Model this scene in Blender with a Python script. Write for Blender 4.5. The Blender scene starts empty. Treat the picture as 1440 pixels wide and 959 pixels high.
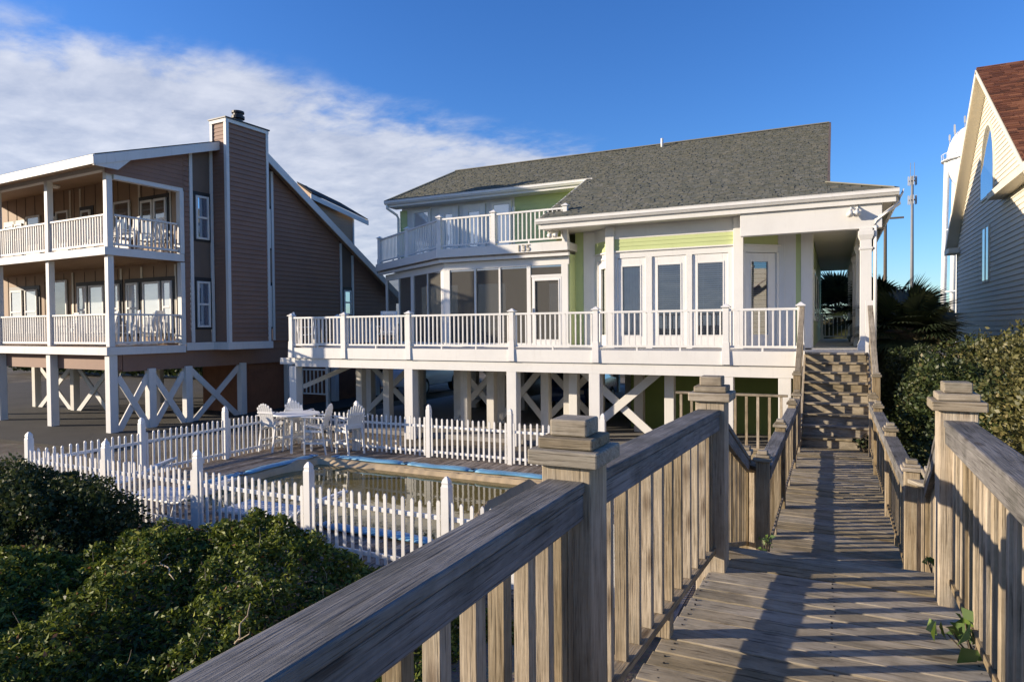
import bpy, bmesh, math, random
import numpy as np
from mathutils import Vector, Matrix
random.seed(7); rng = np.random.default_rng(7)
SC = bpy.context.scene
COL = SC.collection
V = Vector
# ------------------------------------------------------------------ camera model (level eye 3.0 m above the pool deck)
F, CX, CY, EYE = 928.0, 720.0, 479.5, 3.0
YAW, PIT, ROLL = math.atan(452/928.0), -0.0202, 0.0083
_f = V((-math.sin(YAW)*math.cos(PIT), math.cos(YAW)*math.cos(PIT), math.sin(PIT)))
_r = V((math.cos(YAW), math.sin(YAW), 0.0))
_u = _r.cross(_f)
RR = _r*math.cos(ROLL) - _u*math.sin(ROLL)
UU = _u*math.cos(ROLL) + _r*math.sin(ROLL)
CAMP = V((0, 0, EYE))
def at(px, py, x=None, y=None, z=None):
    """world point of a photo pixel on the plane x=.., y=.. or z=.."""
    d = RR*((px-CX)/F) - UU*((py-CY)/F) + _f
    if x is not None: t = x/d.x
    elif y is not None: t = y/d.y
    else: t = (z-EYE)/d.z
    return CAMP + d*t
cam = bpy.data.cameras.new('camera'); camo = bpy.data.objects.new('camera', cam); COL.objects.link(camo)
cam.sensor_width = 36.0; cam.lens = F/1440*36.0; cam.clip_end = 3000; cam.clip_start = 0.05
m = Matrix.Identity(4)
for i in range(3):
    m[i][0] = RR[i]; m[i][1] = UU[i]; m[i][2] = -_f[i]; m[i][3] = CAMP[i]
camo.matrix_world = m
SC.camera = camo

# ------------------------------------------------------------------ materials
def newmat(name):
    mt = bpy.data.materials.new(name); mt.use_nodes = True
    nt = mt.node_tree; nt.nodes.clear()
    out = nt.nodes.new('ShaderNodeOutputMaterial')
    return mt, nt, out
def N(nt, t, **kw):
    n = nt.nodes.new(t)
    for k, v in kw.items():
        if k.startswith('i_'):
            key = k[2:].replace('_', ' ')
            n.inputs[int(key) if key.isdigit() else key].default_value = v
        else: setattr(n, k, v)
    return n
def L(nt, a, b): nt.links.new(a, b)
def ramp(nt, stops):
    r = N(nt, 'ShaderNodeValToRGB')
    e = r.color_ramp.elements
    while len(e) < len(stops): e.new(0.5)
    for k, (p, c) in enumerate(stops):
        e[k].position = p; e[k].color = (*c, 1) if len(c) == 3 else c
    return r
def rgb(c): return (c[0], c[1], c[2], 1.0)
def mulc(c, k): return tuple(min(1, x*k) for x in c)

def paint(name, col, rough=0.55, var=0.12, scale=1.3, dirt=None, bump=0.0, spec=0.4):
    """painted surface: base colour with soft weathering blotches and streaks"""
    mt, nt, out = newmat(name)
    b = N(nt, 'ShaderNodeBsdfPrincipled'); b.inputs['Roughness'].default_value = rough
    b.inputs['Specular IOR Level'].default_value = spec
    tc = N(nt, 'ShaderNodeNewGeometry')
    n1 = N(nt, 'ShaderNodeTexNoise', i_Scale=scale, i_Detail=6.0, i_Roughness=0.65)
    L(nt, tc.outputs['Position'], n1.inputs['Vector'])
    d = dirt or mulc(col, 1-2.2*var)
    r1 = ramp(nt, [(0.30, mulc(col, 1-var)), (0.55, col), (0.8, mulc(col, 1+var*0.35))])
    L(nt, n1.outputs['Fac'], r1.inputs['Fac'])
    mp = N(nt, 'ShaderNodeMapping'); mp.inputs['Scale'].default_value = (7, 7, 0.9)
    L(nt, tc.outputs['Position'], mp.inputs['Vector'])
    n2 = N(nt, 'ShaderNodeTexNoise', i_Scale=1.6, i_Detail=5.0, i_Roughness=0.7)
    L(nt, mp.outputs['Vector'], n2.inputs['Vector'])
    r2 = ramp(nt, [(0.55, (0, 0, 0)), (0.8, (0.55, 0.55, 0.55))])
    L(nt, n2.outputs['Fac'], r2.inputs['Fac'])
    mx = N(nt, 'ShaderNodeMix', data_type='RGBA')
    L(nt, r2.outputs['Color'], mx.inputs[0]); L(nt, r1.outputs['Color'], mx.inputs[6]); mx.inputs[7].default_value = rgb(d)
    L(nt, mx.outputs[2], b.inputs['Base Color'])
    if bump:
        n3 = N(nt, 'ShaderNodeTexNoise', i_Scale=60.0, i_Detail=3.0)
        L(nt, tc.outputs['Position'], n3.inputs['Vector'])
        bp = N(nt, 'ShaderNodeBump', i_Strength=bump, i_Distance=0.01)
        L(nt, n3.outputs['Fac'], bp.inputs['Height']); L(nt, bp.outputs['Normal'], b.inputs['Normal'])
    L(nt, b.outputs[0], out.inputs[0])
    return mt

def wood(name, cols, grain=24.0, rough=0.85, bump=0.5, stain=0.5, knots=True, vary=0.31):
    """weathered board: grain runs along the board through the per-board coordinate 'gco'"""
    mt, nt, out = newmat(name)
    b = N(nt, 'ShaderNodeBsdfPrincipled'); b.inputs['Roughness'].default_value = rough
    b.inputs['Specular IOR Level'].default_value = 0.25
    at_ = N(nt, 'ShaderNodeAttribute', attribute_name='gco')
    rd = N(nt, 'ShaderNodeAttribute', attribute_name='rnd')
    mp = N(nt, 'ShaderNodeMapping'); mp.inputs['Scale'].default_value = (2.3, grain, grain)
    L(nt, at_.outputs['Vector'], mp.inputs['Vector'])
    wv = N(nt, 'ShaderNodeTexNoise', i_Scale=1.0, i_Detail=8.0, i_Roughness=0.68, i_Distortion=1.1)
    L(nt, mp.outputs['Vector'], wv.inputs['Vector'])
    r1 = ramp(nt, [(0.28, cols[0]), (0.46, cols[1]), (0.62, cols[2]), (0.8, mulc(cols[2], 1.15))])
    L(nt, wv.outputs['Fac'], r1.inputs['Fac'])
    # fine dark checks
    mp2 = N(nt, 'ShaderNodeMapping'); mp2.inputs['Scale'].default_value = (4.5, grain*4.0, grain*4.0)
    L(nt, at_.outputs['Vector'], mp2.inputs['Vector'])
    w2 = N(nt, 'ShaderNodeTexNoise', i_Scale=1.0, i_Detail=4.0, i_Roughness=0.6)
    L(nt, mp2.outputs['Vector'], w2.inputs['Vector'])
    r2 = ramp(nt, [(0.34, (0.30, 0.28, 0.26)), (0.44, (1, 1, 1))])
    L(nt, w2.outputs['Fac'], r2.inputs['Fac'])
    m1 = N(nt, 'ShaderNodeMix', data_type='RGBA', blend_type='MULTIPLY'); m1.inputs[0].default_value = 0.85
    L(nt, r1.outputs['Color'], m1.inputs[6]); L(nt, r2.outputs['Color'], m1.inputs[7])
    # mildew / stain blotches
    n3 = N(nt, 'ShaderNodeTexNoise', i_Scale=2.6, i_Detail=5.0, i_Roughness=0.7)
    L(nt, at_.outputs['Vector'], n3.inputs['Vector'])
    r3 = ramp(nt, [(0.38, (0.42, 0.43, 0.40)), (0.58, (1, 1, 1))])
    L(nt, n3.outputs['Fac'], r3.inputs['Fac'])
    m2 = N(nt, 'ShaderNodeMix', data_type='RGBA', blend_type='MULTIPLY'); m2.inputs[0].default_value = stain
    L(nt, m1.outputs[2], m2.inputs[6]); L(nt, r3.outputs['Color'], m2.inputs[7])
    last = m2
    if knots:
        mk = N(nt, 'ShaderNodeMapping'); mk.inputs['Scale'].default_value = (2.0, 7.0, 7.0)
        L(nt, at_.outputs['Vector'], mk.inputs['Vector'])
        vo = N(nt, 'ShaderNodeTexVoronoi', i_Scale=1.0)
        L(nt, mk.outputs['Vector'], vo.inputs['Vector'])
        rk = ramp(nt, [(0.07, (0.30, 0.24, 0.20)), (0.16, (1, 1, 1))])
        L(nt, vo.outputs['Distance'], rk.inputs['Fac'])
        m4 = N(nt, 'ShaderNodeMix', data_type='RGBA', blend_type='MULTIPLY'); m4.inputs[0].default_value = 0.75
        L(nt, m2.outputs[2], m4.inputs[6]); L(nt, rk.outputs['Color'], m4.inputs[7]); last = m4
    hs = N(nt, 'ShaderNodeHueSaturation')
    mr = N(nt, 'ShaderNodeMapRange'); mr.inputs[3].default_value = 1-vary; mr.inputs[4].default_value = 1+vary
    L(nt, rd.outputs['Fac'], mr.inputs[0]); L(nt, mr.outputs[0], hs.inputs['Value'])
    ms = N(nt, 'ShaderNodeMapRange'); ms.inputs[3].default_value = 1.25; ms.inputs[4].default_value = 0.75
    L(nt, rd.outputs['Fac'], ms.inputs[0]); L(nt, ms.outputs[0], hs.inputs['Saturation'])
    L(nt, last.outputs[2], hs.inputs['Color']); L(nt, hs.outputs['Color'], b.inputs['Base Color'])
    bp = N(nt, 'ShaderNodeBump', i_Strength=bump, i_Distance=0.006)
    ad = N(nt, 'ShaderNodeMath', operation='ADD')
    L(nt, wv.outputs['Fac'], ad.inputs[0]); L(nt, w2.outputs['Fac'], ad.inputs[1])
    L(nt, ad.outputs[0], bp.inputs['Height']); L(nt, bp.outputs['Normal'], b.inputs['Normal'])
    L(nt, b.outputs[0], out.inputs[0])
    return mt

def tinted(name, stops, rough=0.9, nscale=3.0, attr='rnd', bumpscale=120.0, bump=0.4):
    """colour taken from a per-piece random value (shingles, stones)"""
    mt, nt, out = newmat(name)
    b = N(nt, 'ShaderNodeBsdfPrincipled'); b.inputs['Roughness'].default_value = rough
    b.inputs['Specular IOR Level'].default_value = 0.2
    a = N(nt, 'ShaderNodeAttribute', attribute_name=attr)
    g = N(nt, 'ShaderNodeNewGeometry')
    n = N(nt, 'ShaderNodeTexNoise', i_Scale=nscale, i_Detail=5.0)
    L(nt, g.outputs['Position'], n.inputs['Vector'])
    mm = N(nt, 'ShaderNodeMath', operation='MULTIPLY_ADD'); mm.inputs[1].default_value = 0.35; mm.inputs[2].default_value = -0.17
    L(nt, n.outputs['Fac'], mm.inputs[0])
    ad = N(nt, 'ShaderNodeMath', operation='ADD'); L(nt, a.outputs['Fac'], ad.inputs[0]); L(nt, mm.outputs[0], ad.inputs[1])
    r = ramp(nt, stops); L(nt, ad.outputs[0], r.inputs['Fac'])
    L(nt, r.outputs['Color'], b.inputs['Base Color'])
    n2 = N(nt, 'ShaderNodeTexNoise', i_Scale=bumpscale, i_Detail=2.0)
    L(nt, g.outputs['Position'], n2.inputs['Vector'])
    bp = N(nt, 'ShaderNodeBump', i_Strength=bump, i_Distance=0.01)
    L(nt, n2.outputs['Fac'], bp.inputs['Height']); L(nt, bp.outputs['Normal'], b.inputs['Normal'])
    L(nt, b.outputs[0], out.inputs[0])
    return mt

def leafmat(name, stops, trans=0.3, gloss=0.03):
    mt, nt, out = newmat(name)
    a = N(nt, 'ShaderNodeAttribute', attribute_name='tint')
    r = ramp(nt, stops); L(nt, a.outputs['Fac'], r.inputs['Fac'])
    d = N(nt, 'ShaderNodeBsdfDiffuse'); t = N(nt, 'ShaderNodeBsdfTranslucent'); g = N(nt, 'ShaderNodeBsdfGlossy'); g.inputs['Roughness'].default_value = 0.5
    L(nt, r.outputs['Color'], d.inputs['Color']); L(nt, r.outputs['Color'], t.inputs['Color'])
    m1 = N(nt, 'ShaderNodeMixShader'); m1.inputs[0].default_value = trans
    L(nt, d.outputs[0], m1.inputs[1]); L(nt, t.outputs[0], m1.inputs[2])
    m2 = N(nt, 'ShaderNodeMixShader'); m2.inputs[0].default_value = gloss
    L(nt, m1.outputs[0], m2.inputs[1]); L(nt, g.outputs[0], m2.inputs[2])
    L(nt, m2.outputs[0], out.inputs[0])
    return mt

def glass(name, tint=(0.6, 0.68, 0.7), base=(0.03, 0.04, 0.05), see=0.75, refl=0.12):
    """window glass: part see-through, part mirror"""
    mt, nt, out = newmat(name)
    t = N(nt, 'ShaderNodeBsdfTransparent'); t.inputs['Color'].default_value = rgb(tint)
    d = N(nt, 'ShaderNodeBsdfDiffuse'); d.inputs['Color'].default_value = rgb(base)
    g = N(nt, 'ShaderNodeBsdfGlossy'); g.inputs['Roughness'].default_value = 0.02; g.inputs['Color'].default_value = (0.9, 0.95, 1, 1)
    geo = N(nt, 'ShaderNodeNewGeometry'); ns = N(nt, 'ShaderNodeTexNoise', i_Scale=0.9, i_Detail=1.0)
    L(nt, geo.outputs['Position'], ns.inputs['Vector'])
    bp = N(nt, 'ShaderNodeBump', i_Strength=0.12, i_Distance=0.05); L(nt, ns.outputs['Fac'], bp.inputs['Height']); L(nt, bp.outputs['Normal'], g.inputs['Normal'])
    m1 = N(nt, 'ShaderNodeMixShader'); m1.inputs[0].default_value = see
    L(nt, d.outputs[0], m1.inputs[1]); L(nt, t.outputs[0], m1.inputs[2])
    fr = N(nt, 'ShaderNodeFresnel', i_IOR=1.5)
    ad = N(nt, 'ShaderNodeMath', operation='ADD', use_clamp=True); ad.inputs[1].default_value = refl
    L(nt, fr.outputs[0], ad.inputs[0])
    m2 = N(nt, 'ShaderNodeMixShader'); L(nt, ad.outputs[0], m2.inputs[0])
    L(nt, m1.outputs[0], m2.inputs[1]); L(nt, g.outputs[0], m2.inputs[2])
    L(nt, m2.outputs[0], out.inputs[0])
    return mt

def screenmat(name):
    mt, nt, out = newmat(name)
    t = N(nt, 'ShaderNodeBsdfTransparent'); t.inputs['Color'].default_value = (0.8, 0.8, 0.8, 1)
    d = N(nt, 'ShaderNodeBsdfDiffuse'); d.inputs['Color'].default_value = (0.17, 0.165, 0.15, 1)
    m1 = N(nt, 'ShaderNodeMixShader'); m1.inputs[0].default_value = 0.5
    L(nt, d.outputs[0], m1.inputs[1]); L(nt, t.outputs[0], m1.inputs[2]); L(nt, m1.outputs[0], out.inputs[0])
    return mt

def sandmat():
    mt, nt, out = newmat('sand')
    b = N(nt, 'ShaderNodeBsdfPrincipled'); b.inputs['Roughness'].default_value = 0.95; b.inputs['Specular IOR Level'].default_value = 0.1
    g = N(nt, 'ShaderNodeNewGeometry')
    n = N(nt, 'ShaderNodeTexNoise', i_Scale=0.7, i_Detail=8.0, i_Roughness=0.7); L(nt, g.outputs['Position'], n.inputs['Vector'])
    r = ramp(nt, [(0.3, (0.07, 0.062, 0.045)), (0.5, (0.17, 0.14, 0.10)), (0.7, (0.26, 0.22, 0.165))])
    L(nt, n.outputs['Fac'], r.inputs['Fac'])
    n2 = N(nt, 'ShaderNodeTexNoise', i_Scale=25.0, i_Detail=4.0); L(nt, g.outputs['Position'], n2.inputs['Vector'])
    mx = N(nt, 'ShaderNodeMix', data_type='RGBA', blend_type='OVERLAY'); mx.inputs[0].default_value = 0.5
    L(nt, r.outputs['Color'], mx.inputs[6]); L(nt, n2.outputs['Color'], mx.inputs[7]); L(nt, mx.outputs[2], b.inputs['Base Color'])
    bp = N(nt, 'ShaderNodeBump', i_Strength=0.7, i_Distance=0.03); L(nt, n2.outputs['Fac'], bp.inputs['Height']); L(nt, bp.outputs['Normal'], b.inputs['Normal'])
    L(nt, b.outputs[0], out.inputs[0])
    return mt

def watermat():
    mt, nt, out = newmat('murky_water')
    b = N(nt, 'ShaderNodeBsdfPrincipled'); b.inputs['Roughness'].default_value = 0.03; b.inputs['Base Color'].default_value = (0.15, 0.12, 0.042, 1)
    b.inputs['IOR'].default_value = 1.4
    g = N(nt, 'ShaderNodeNewGeometry')
    n = N(nt, 'ShaderNodeTexNoise', i_Scale=5.0, i_Detail=2.0); L(nt, g.outputs['Position'], n.inputs['Vector'])
    bp = N(nt, 'ShaderNodeBump', i_Strength=0.06, i_Distance=0.02); L(nt, n.outputs['Fac'], bp.inputs['Height']); L(nt, bp.outputs['Normal'], b.inputs['Normal'])
    L(nt, b.outputs[0], out.inputs[0])
    return mt

M = dict(
    white=paint('white_paint', (0.73, 0.715, 0.675), 0.5, 0.07, 1.2, dirt=(0.60, 0.575, 0.53)),
    vinyl=paint('white_vinyl', (0.77, 0.755, 0.72), 0.45, 0.09, 2.2, dirt=(0.60, 0.57, 0.50)),
    pile=paint('pile_paint', (0.66, 0.63, 0.57), 0.7, 0.12, 1.5, dirt=(0.42, 0.39, 0.33)),
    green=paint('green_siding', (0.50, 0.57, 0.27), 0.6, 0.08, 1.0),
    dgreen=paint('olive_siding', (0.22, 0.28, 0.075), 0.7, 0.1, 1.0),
    brown=paint('brown_siding', (0.255, 0.145, 0.10), 0.65, 0.12, 1.2),
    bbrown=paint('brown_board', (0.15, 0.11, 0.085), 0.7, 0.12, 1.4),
    tan=paint('tan_board', (0.36, 0.25, 0.165), 0.7, 0.12, 1.4),
    rust=paint('rust_brick', (0.24, 0.105, 0.055), 0.85, 0.2, 3.0),
    btrim=paint('grey_white_trim', (0.66, 0.64, 0.61), 0.55, 0.06, 1.4, dirt=(0.45, 0.42, 0.38)),
    beige=paint('beige_siding', (0.70, 0.645, 0.54), 0.6, 0.06, 0.8),
    cream=paint('cream_trim', (0.72, 0.66, 0.53), 0.6, 0.06, 0.8),
    soffit=paint('soffit_paint', (0.62, 0.59, 0.53), 0.6, 0.08, 1.0),
    metal=paint('galvanised_metal', (0.48, 0.49, 0.50), 0.45, 0.1, 2.0),
    tower=paint('tower_paint', (0.72, 0.74, 0.75), 0.5, 0.06, 0.15),
    dark=paint('dark_void', (0.035, 0.032, 0.03), 0.9, 0.1, 2.0),
    black=paint('black_iron', (0.02, 0.02, 0.022), 0.5, 0.1, 3.0),
    concrete=paint('concrete_slab', (0.27, 0.25, 0.225), 0.9, 0.18, 0.8, bump=0.3),
    asphalt=paint('asphalt', (0.05, 0.05, 0.052), 0.9, 0.15, 1.0, bump=0.5),
    tarp=paint('tan_tarp', (0.46, 0.35, 0.21), 0.75, 0.18, 2.5, dirt=(0.24, 0.18, 0.10)),
    blue=paint('blue_vinyl', (0.14, 0.35, 0.53), 0.4, 0.25, 3.0, dirt=(0.05, 0.17, 0.32)),
    navy=paint('navy_cloth', (0.02, 0.04, 0.20), 0.8, 0.1, 3.0),
    wstrap=paint('white_strap', (0.68, 0.71, 0.76), 0.4, 0.08, 3.0, dirt=(0.4, 0.5, 0.65)),
    number=paint('number_metal', (0.40, 0.36, 0.28), 0.4, 0.1, 4.0),
    mast=paint('dull_steel', (0.22, 0.225, 0.23), 0.6, 0.1, 1.0),
    carwhite=paint('white_car_paint', (0.70, 0.72, 0.75), 0.3, 0.03, 1.0, spec=0.6),
    carblue=paint('blue_car_paint', (0.03, 0.07, 0.20), 0.25, 0.03, 1.0, spec=0.6),
    cargrey=paint('grey_car_paint', (0.42, 0.44, 0.47), 0.25, 0.03, 1.0, spec=0.6),
    rubber=paint('tyre_rubber', (0.02, 0.02, 0.02), 0.9, 0.1, 5.0),
    bark=paint('bark', (0.12, 0.095, 0.07), 0.95, 0.25, 9.0, bump=0.8),
    shingle=tinted('grey_green_shingle', [(0.0, (0.125, 0.13, 0.107)), (0.4, (0.155, 0.158, 0.13)), (0.75, (0.18, 0.178, 0.147)), (1.0, (0.215, 0.205, 0.165))]),
    darksh=tinted('black_shingle', [(0.0, (0.02, 0.02, 0.022)), (1.0, (0.05, 0.048, 0.045))]),
    redsh=tinted('red_brown_shingle', [(0.0, (0.07, 0.03, 0.02)), (0.5, (0.13, 0.05, 0.03)), (1.0, (0.21, 0.09, 0.05))]),
    wood=wood('weathered_wood', [(0.26, 0.20, 0.13), (0.36, 0.285, 0.19), (0.43, 0.355, 0.25)], grain=38, stain=0.5),
    cap=wood('silvered_rail_wood', [(0.25, 0.205, 0.15), (0.34, 0.285, 0.21), (0.42, 0.365, 0.28)], grain=36, stain=0.65, bump=0.7),
    rail=wood('grey_handrail_wood', [(0.135, 0.128, 0.122), (0.19, 0.18, 0.17), (0.255, 0.243, 0.23)], grain=42, stain=0.7, bump=0.7, vary=0.15),
    floor=wood('grey_deck_boards', [(0.25, 0.205, 0.14), (0.345, 0.29, 0.205), (0.43, 0.365, 0.265)], grain=13, stain=0.6, bump=0.5, vary=0.11),
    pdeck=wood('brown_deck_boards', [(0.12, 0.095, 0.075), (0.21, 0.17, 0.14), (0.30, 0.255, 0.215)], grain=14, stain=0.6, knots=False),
    glass=glass('window_glass', tint=(0.60, 0.68, 0.78), see=0.88, refl=0.17), lglass=glass('clear_glass', tint=(0.94, 0.95, 0.96), see=0.97, refl=0.08),
    bglass=glass('bright_window', base=(0.66, 0.69, 0.72), see=0.12, refl=0.32),
    blglass=glass('blue_window', base=(0.10, 0.16, 0.24), see=0.1, refl=0.42),
    dglass=glass('dark_window', base=(0.05, 0.06, 0.07), see=0.3, refl=0.22),
    screen=screenmat('insect_screen'),
    soil=paint('dark_soil', (0.05, 0.045, 0.037), 0.95, 0.3, 0.7, bump=0.5),
    sand=sandmat(), water=watermat(),
    blind=paint('blind_slats', (0.62, 0.63, 0.62), 0.6, 0.05, 2.0),
    curtain=paint('lace_curtain', (0.82, 0.83, 0.80), 0.9, 0.1, 5.0),
    lf_dune=leafmat('dune_leaf', [(0.0, (0.025, 0.042, 0.007)), (0.30, (0.085, 0.12, 0.017)), (0.55, (0.20, 0.235, 0.033)), (0.92, (0.42, 0.40, 0.09)), (1.0, (0.24, 0.12, 0.06))], trans=0.22),
    lf_dark=leafmat('dark_leaf', [(0.0, (0.018, 0.030, 0.010)), (0.5, (0.045, 0.065, 0.018)), (0.85, (0.09, 0.10, 0.03)), (1.0, (0.17, 0.14, 0.06))], trans=0.2),
    lf_olive=leafmat('olive_leaf', [(0.0, (0.05, 0.055, 0.018)), (0.45, (0.125, 0.12, 0.038)), (0.8, (0.23, 0.195, 0.07)), (1.0, (0.32, 0.25, 0.11))], trans=0.25),
    lf_palm=leafmat('palm_leaf', [(0.0, (0.012, 0.022, 0.008)), (0.6, (0.03, 0.048, 0.016)), (1.0, (0.09, 0.09, 0.035))], trans=0.15, gloss=0.08),
    lf_far=leafmat('far_leaf', [(0.0, (0.035, 0.036, 0.018)), (0.5, (0.08, 0.07, 0.03)), (1.0, (0.14, 0.11, 0.05))], trans=0.2),
    lf_fresh=leafmat('fresh_leaf', [(0.0, (0.08, 0.15, 0.02)), (1.0, (0.20, 0.30, 0.05))], trans=0.35, gloss=0.1),
    twig=paint('dry_twig', (0.42, 0.33, 0.22), 0.9, 0.2, 6.0),
)

# ------------------------------------------------------------------ mesh builder
class MB:
    def __init__(s, T=None):
        s.v = []; s.f = []; s.g = []; s.r = []; s.T = T
    def _add(s, pts, faces, g=None, r=None):
        b = len(s.v)
        if s.T is not None: pts = [s.T @ V(p) for p in pts]
        s.v += [tuple(p) for p in pts]
        s.f += [tuple(b+i for i in f) for f in faces]
        if g is None: g = [tuple(p) for p in pts]
        s.g += g
        s.r += [random.random() if r is None else r]*len(pts)
        return s
    def obox(s, c, ax, ay, az, r=None):
        """box with centre c and half-axis vectors"""
        c, ax, ay, az = V(c), V(ax), V(ay), V(az)
        if ax.cross(ay).dot(az) < 0: az = -az
        pts = [c+ax*i+ay*j+az*k for k in (-1, 1) for j in (-1, 1) for i in (-1, 1)]
        fs = [(0, 2, 3, 1), (4, 5, 7, 6), (0, 1, 5, 4), (2, 6, 7, 3), (0, 4, 6, 2), (1, 3, 7, 5)]
        ls = [ax.length, ay.length, az.length]; o = sorted(range(3), key=lambda i: -ls[i])
        off = (random.uniform(0, 60), random.uniform(0, 60), random.uniform(0, 60))
        g = []
        for k in (-1, 1):
            for j in (-1, 1):
                for i in (-1, 1):
                    q = (i*ls[0], j*ls[1], k*ls[2])
                    g.append((q[o[0]]+off[0], q[o[1]]+off[1], q[o[2]]+off[2]))
        return s._add(pts, fs, g, r)
    def box(s, x0, x1, y0, y1, z0, z1, r=None):
        return s.obox(((x0+x1)/2, (y0+y1)/2, (z0+z1)/2), ((x1-x0)/2, 0, 0), (0, (y1-y0)/2, 0), (0, 0, (z1-z0)/2), r)
    def bar(s, p, q, w, h, up=(0, 0, 1), r=None):
        """beam from p to q, w wide (sideways) and h deep (along up)"""
        p, q = V(p), V(q); d = q-p; L_ = d.length
        if L_ < 1e-6: return s
        d.normalize(); sd = d.cross(V(up))
        if sd.length < 1e-4: sd = d.cross(V((1, 0, 0)))
        sd.normalize(); u2 = sd.cross(d)
        return s.obox((p+q)/2, d*(L_/2), sd*(w/2), u2*(h/2), r)
    def poly(s, pts, r=None): return s._add(pts, [tuple(range(len(pts)))], None, r)
    def prism(s, pts, vec, r=None):
        """closed prism: polygon swept by vec"""
        n = len(pts); v = V(vec); P = [V(p) for p in pts]
        nrm = V((0, 0, 0))
        for i in range(n): nrm += P[i].cross(P[(i+1) % n])
        if nrm.dot(v) > 0: P = P[::-1]
        fs = [tuple(range(n)), tuple(range(2*n-1, n-1, -1))]
        for i in range(n):
            j = (i+1) % n; fs.append((i, n+i, n+j, j))
        return s._add(P+[p+v for p in P], fs, None, r)
    def tube(s, pts, rad, n=8, cap=True, squash=1.0):
        P = [V(p) for p in pts]; m_ = len(P)
        rads = rad if isinstance(rad, (list, tuple)) else [rad]*m_
        out = []; 
        for i in range(m_):
            d = (P[min(i+1, m_-1)]-P[max(i-1, 0)]).normalized()
            a = d.cross(V((0, 0, 1)))
            if a.length < 0.05: a = d.cross(V((1, 0, 0)))
            a.normalize(); b = d.cross(a)
            for k in range(n):
                t = 2*math.pi*k/n
                out.append(P[i]+a*(math.cos(t)*rads[i])+b*(math.sin(t)*rads[i]*squash))
        fs = [(i*n+k, i*n+(k+1) % n, (i+1)*n+(k+1) % n, (i+1)*n+k) for i in range(m_-1) for k in range(n)]
        if cap: fs += [tuple(range(n-1, -1, -1)), tuple((m_-1)*n+k for k in range(n))]
        off = random.uniform(0, 50)
        return s._add(out, fs)
    def lathe(s, c, prof, n=16, sx=1.0, sy=1.0):
        c = V(c); out = []; k_ = len(prof)
        for (r, z) in prof:
            for k in range(n):
                t = 2*math.pi*(k+0.5)/n; out.append(c+V((math.cos(t)*r*sx, math.sin(t)*r*sy, z)))
        fs = [(i*n+k, i*n+(k+1) % n, (i+1)*n+(k+1) % n, (i+1)*n+k) for i in range(k_-1) for k in range(n)]
        fs += [tuple(range(n-1, -1, -1)), tuple((k_-1)*n+k for k in range(n))]
        return s._add(out, fs)
    def frustum(s, c, a0, b0, a1, b1, z0, z1, r=None):
        x, y = c
        pts = [(x-a0, y-b0, z0), (x+a0, y-b0, z0), (x-a0, y+b0, z0), (x+a0, y+b0, z0), (x-a1, y-b1, z1), (x+a1, y-b1, z1), (x-a1, y+b1, z1), (x+a1, y+b1, z1)]
        return s._add(pts, [(0, 2, 3, 1), (4, 5, 7, 6), (0, 1, 5, 4), (2, 6, 7, 3), (0, 4, 6, 2), (1, 3, 7, 5)], None, r)
    def build(s, name, mat, parent=None, bevel=0.0, smooth=False, kind=None, origin=None):
        me = bpy.data.meshes.new(name)
        a = np.array(s.v, float)
        o = V(((a[:, 0].min()+a[:, 0].max())/2, (a[:, 1].min()+a[:, 1].max())/2, a[:, 2].min())) if origin is None else V(origin)
        me.from_pydata([tuple(p) for p in (a-np.array(o))], [], s.f)
        at_ = me.attributes.new('gco', 'FLOAT_VECTOR', 'POINT'); at_.data.foreach_set('vector', np.array(s.g, float).ravel())
        ar = me.attributes.new('rnd', 'FLOAT', 'POINT'); ar.data.foreach_set('value', np.array(s.r, float))
        me.materials.append(M[mat] if isinstance(mat, str) else mat)
        if smooth:
            for p in me.polygons: p.use_smooth = True
        me.update()
        ob = bpy.data.objects.new(name, me)
        if bevel:
            bv = ob.modifiers.new('bevel', 'BEVEL'); bv.width = bevel; bv.segments = 2; bv.limit_method = 'ANGLE'; bv.angle_limit = 0.6
        return link(ob, o, parent, kind)

WORLD = {}
def link(ob, o, parent=None, kind=None):
    COL.objects.link(ob)
    pw = V((0, 0, 0))
    if parent is not None:
        ob.parent = parent; pw = WORLD[parent.name]
    ob.location = V(o)-pw
    WORLD[ob.name] = V(o)
    if kind: ob['kind'] = kind
    return ob
def tag(o, label, cat, group=None):
    o['label'] = label; o['category'] = cat
    if group: o['group'] = group
    return o
def thing(name, label, cat, loc, group=None):
    o = bpy.data.objects.new(name, None); o.empty_display_size = 0.2
    link(o, loc); return tag(o, label, cat, group)
def place(me, name, o, parent=None, rz=0.0, scale=None):
    """another object on a shared mesh"""
    ob = bpy.data.objects.new(name, me)
    link(ob, o, parent); ob.rotation_euler = (0, 0, rz)
    if scale: ob.scale = scale
    return ob
def copy_tree(o, loc, rz, label=None):
    c = o.copy(); COL.objects.link(c); c.location = loc; c.rotation_euler = (0, 0, rz); WORLD[c.name] = V(loc)
    if label: c['label'] = label
    def rec(src, dst):
        for ch in list(src.children):
            d = ch.copy(); COL.objects.link(d); d.parent = dst; rec(ch, d)
    rec(o, c); return c

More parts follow.
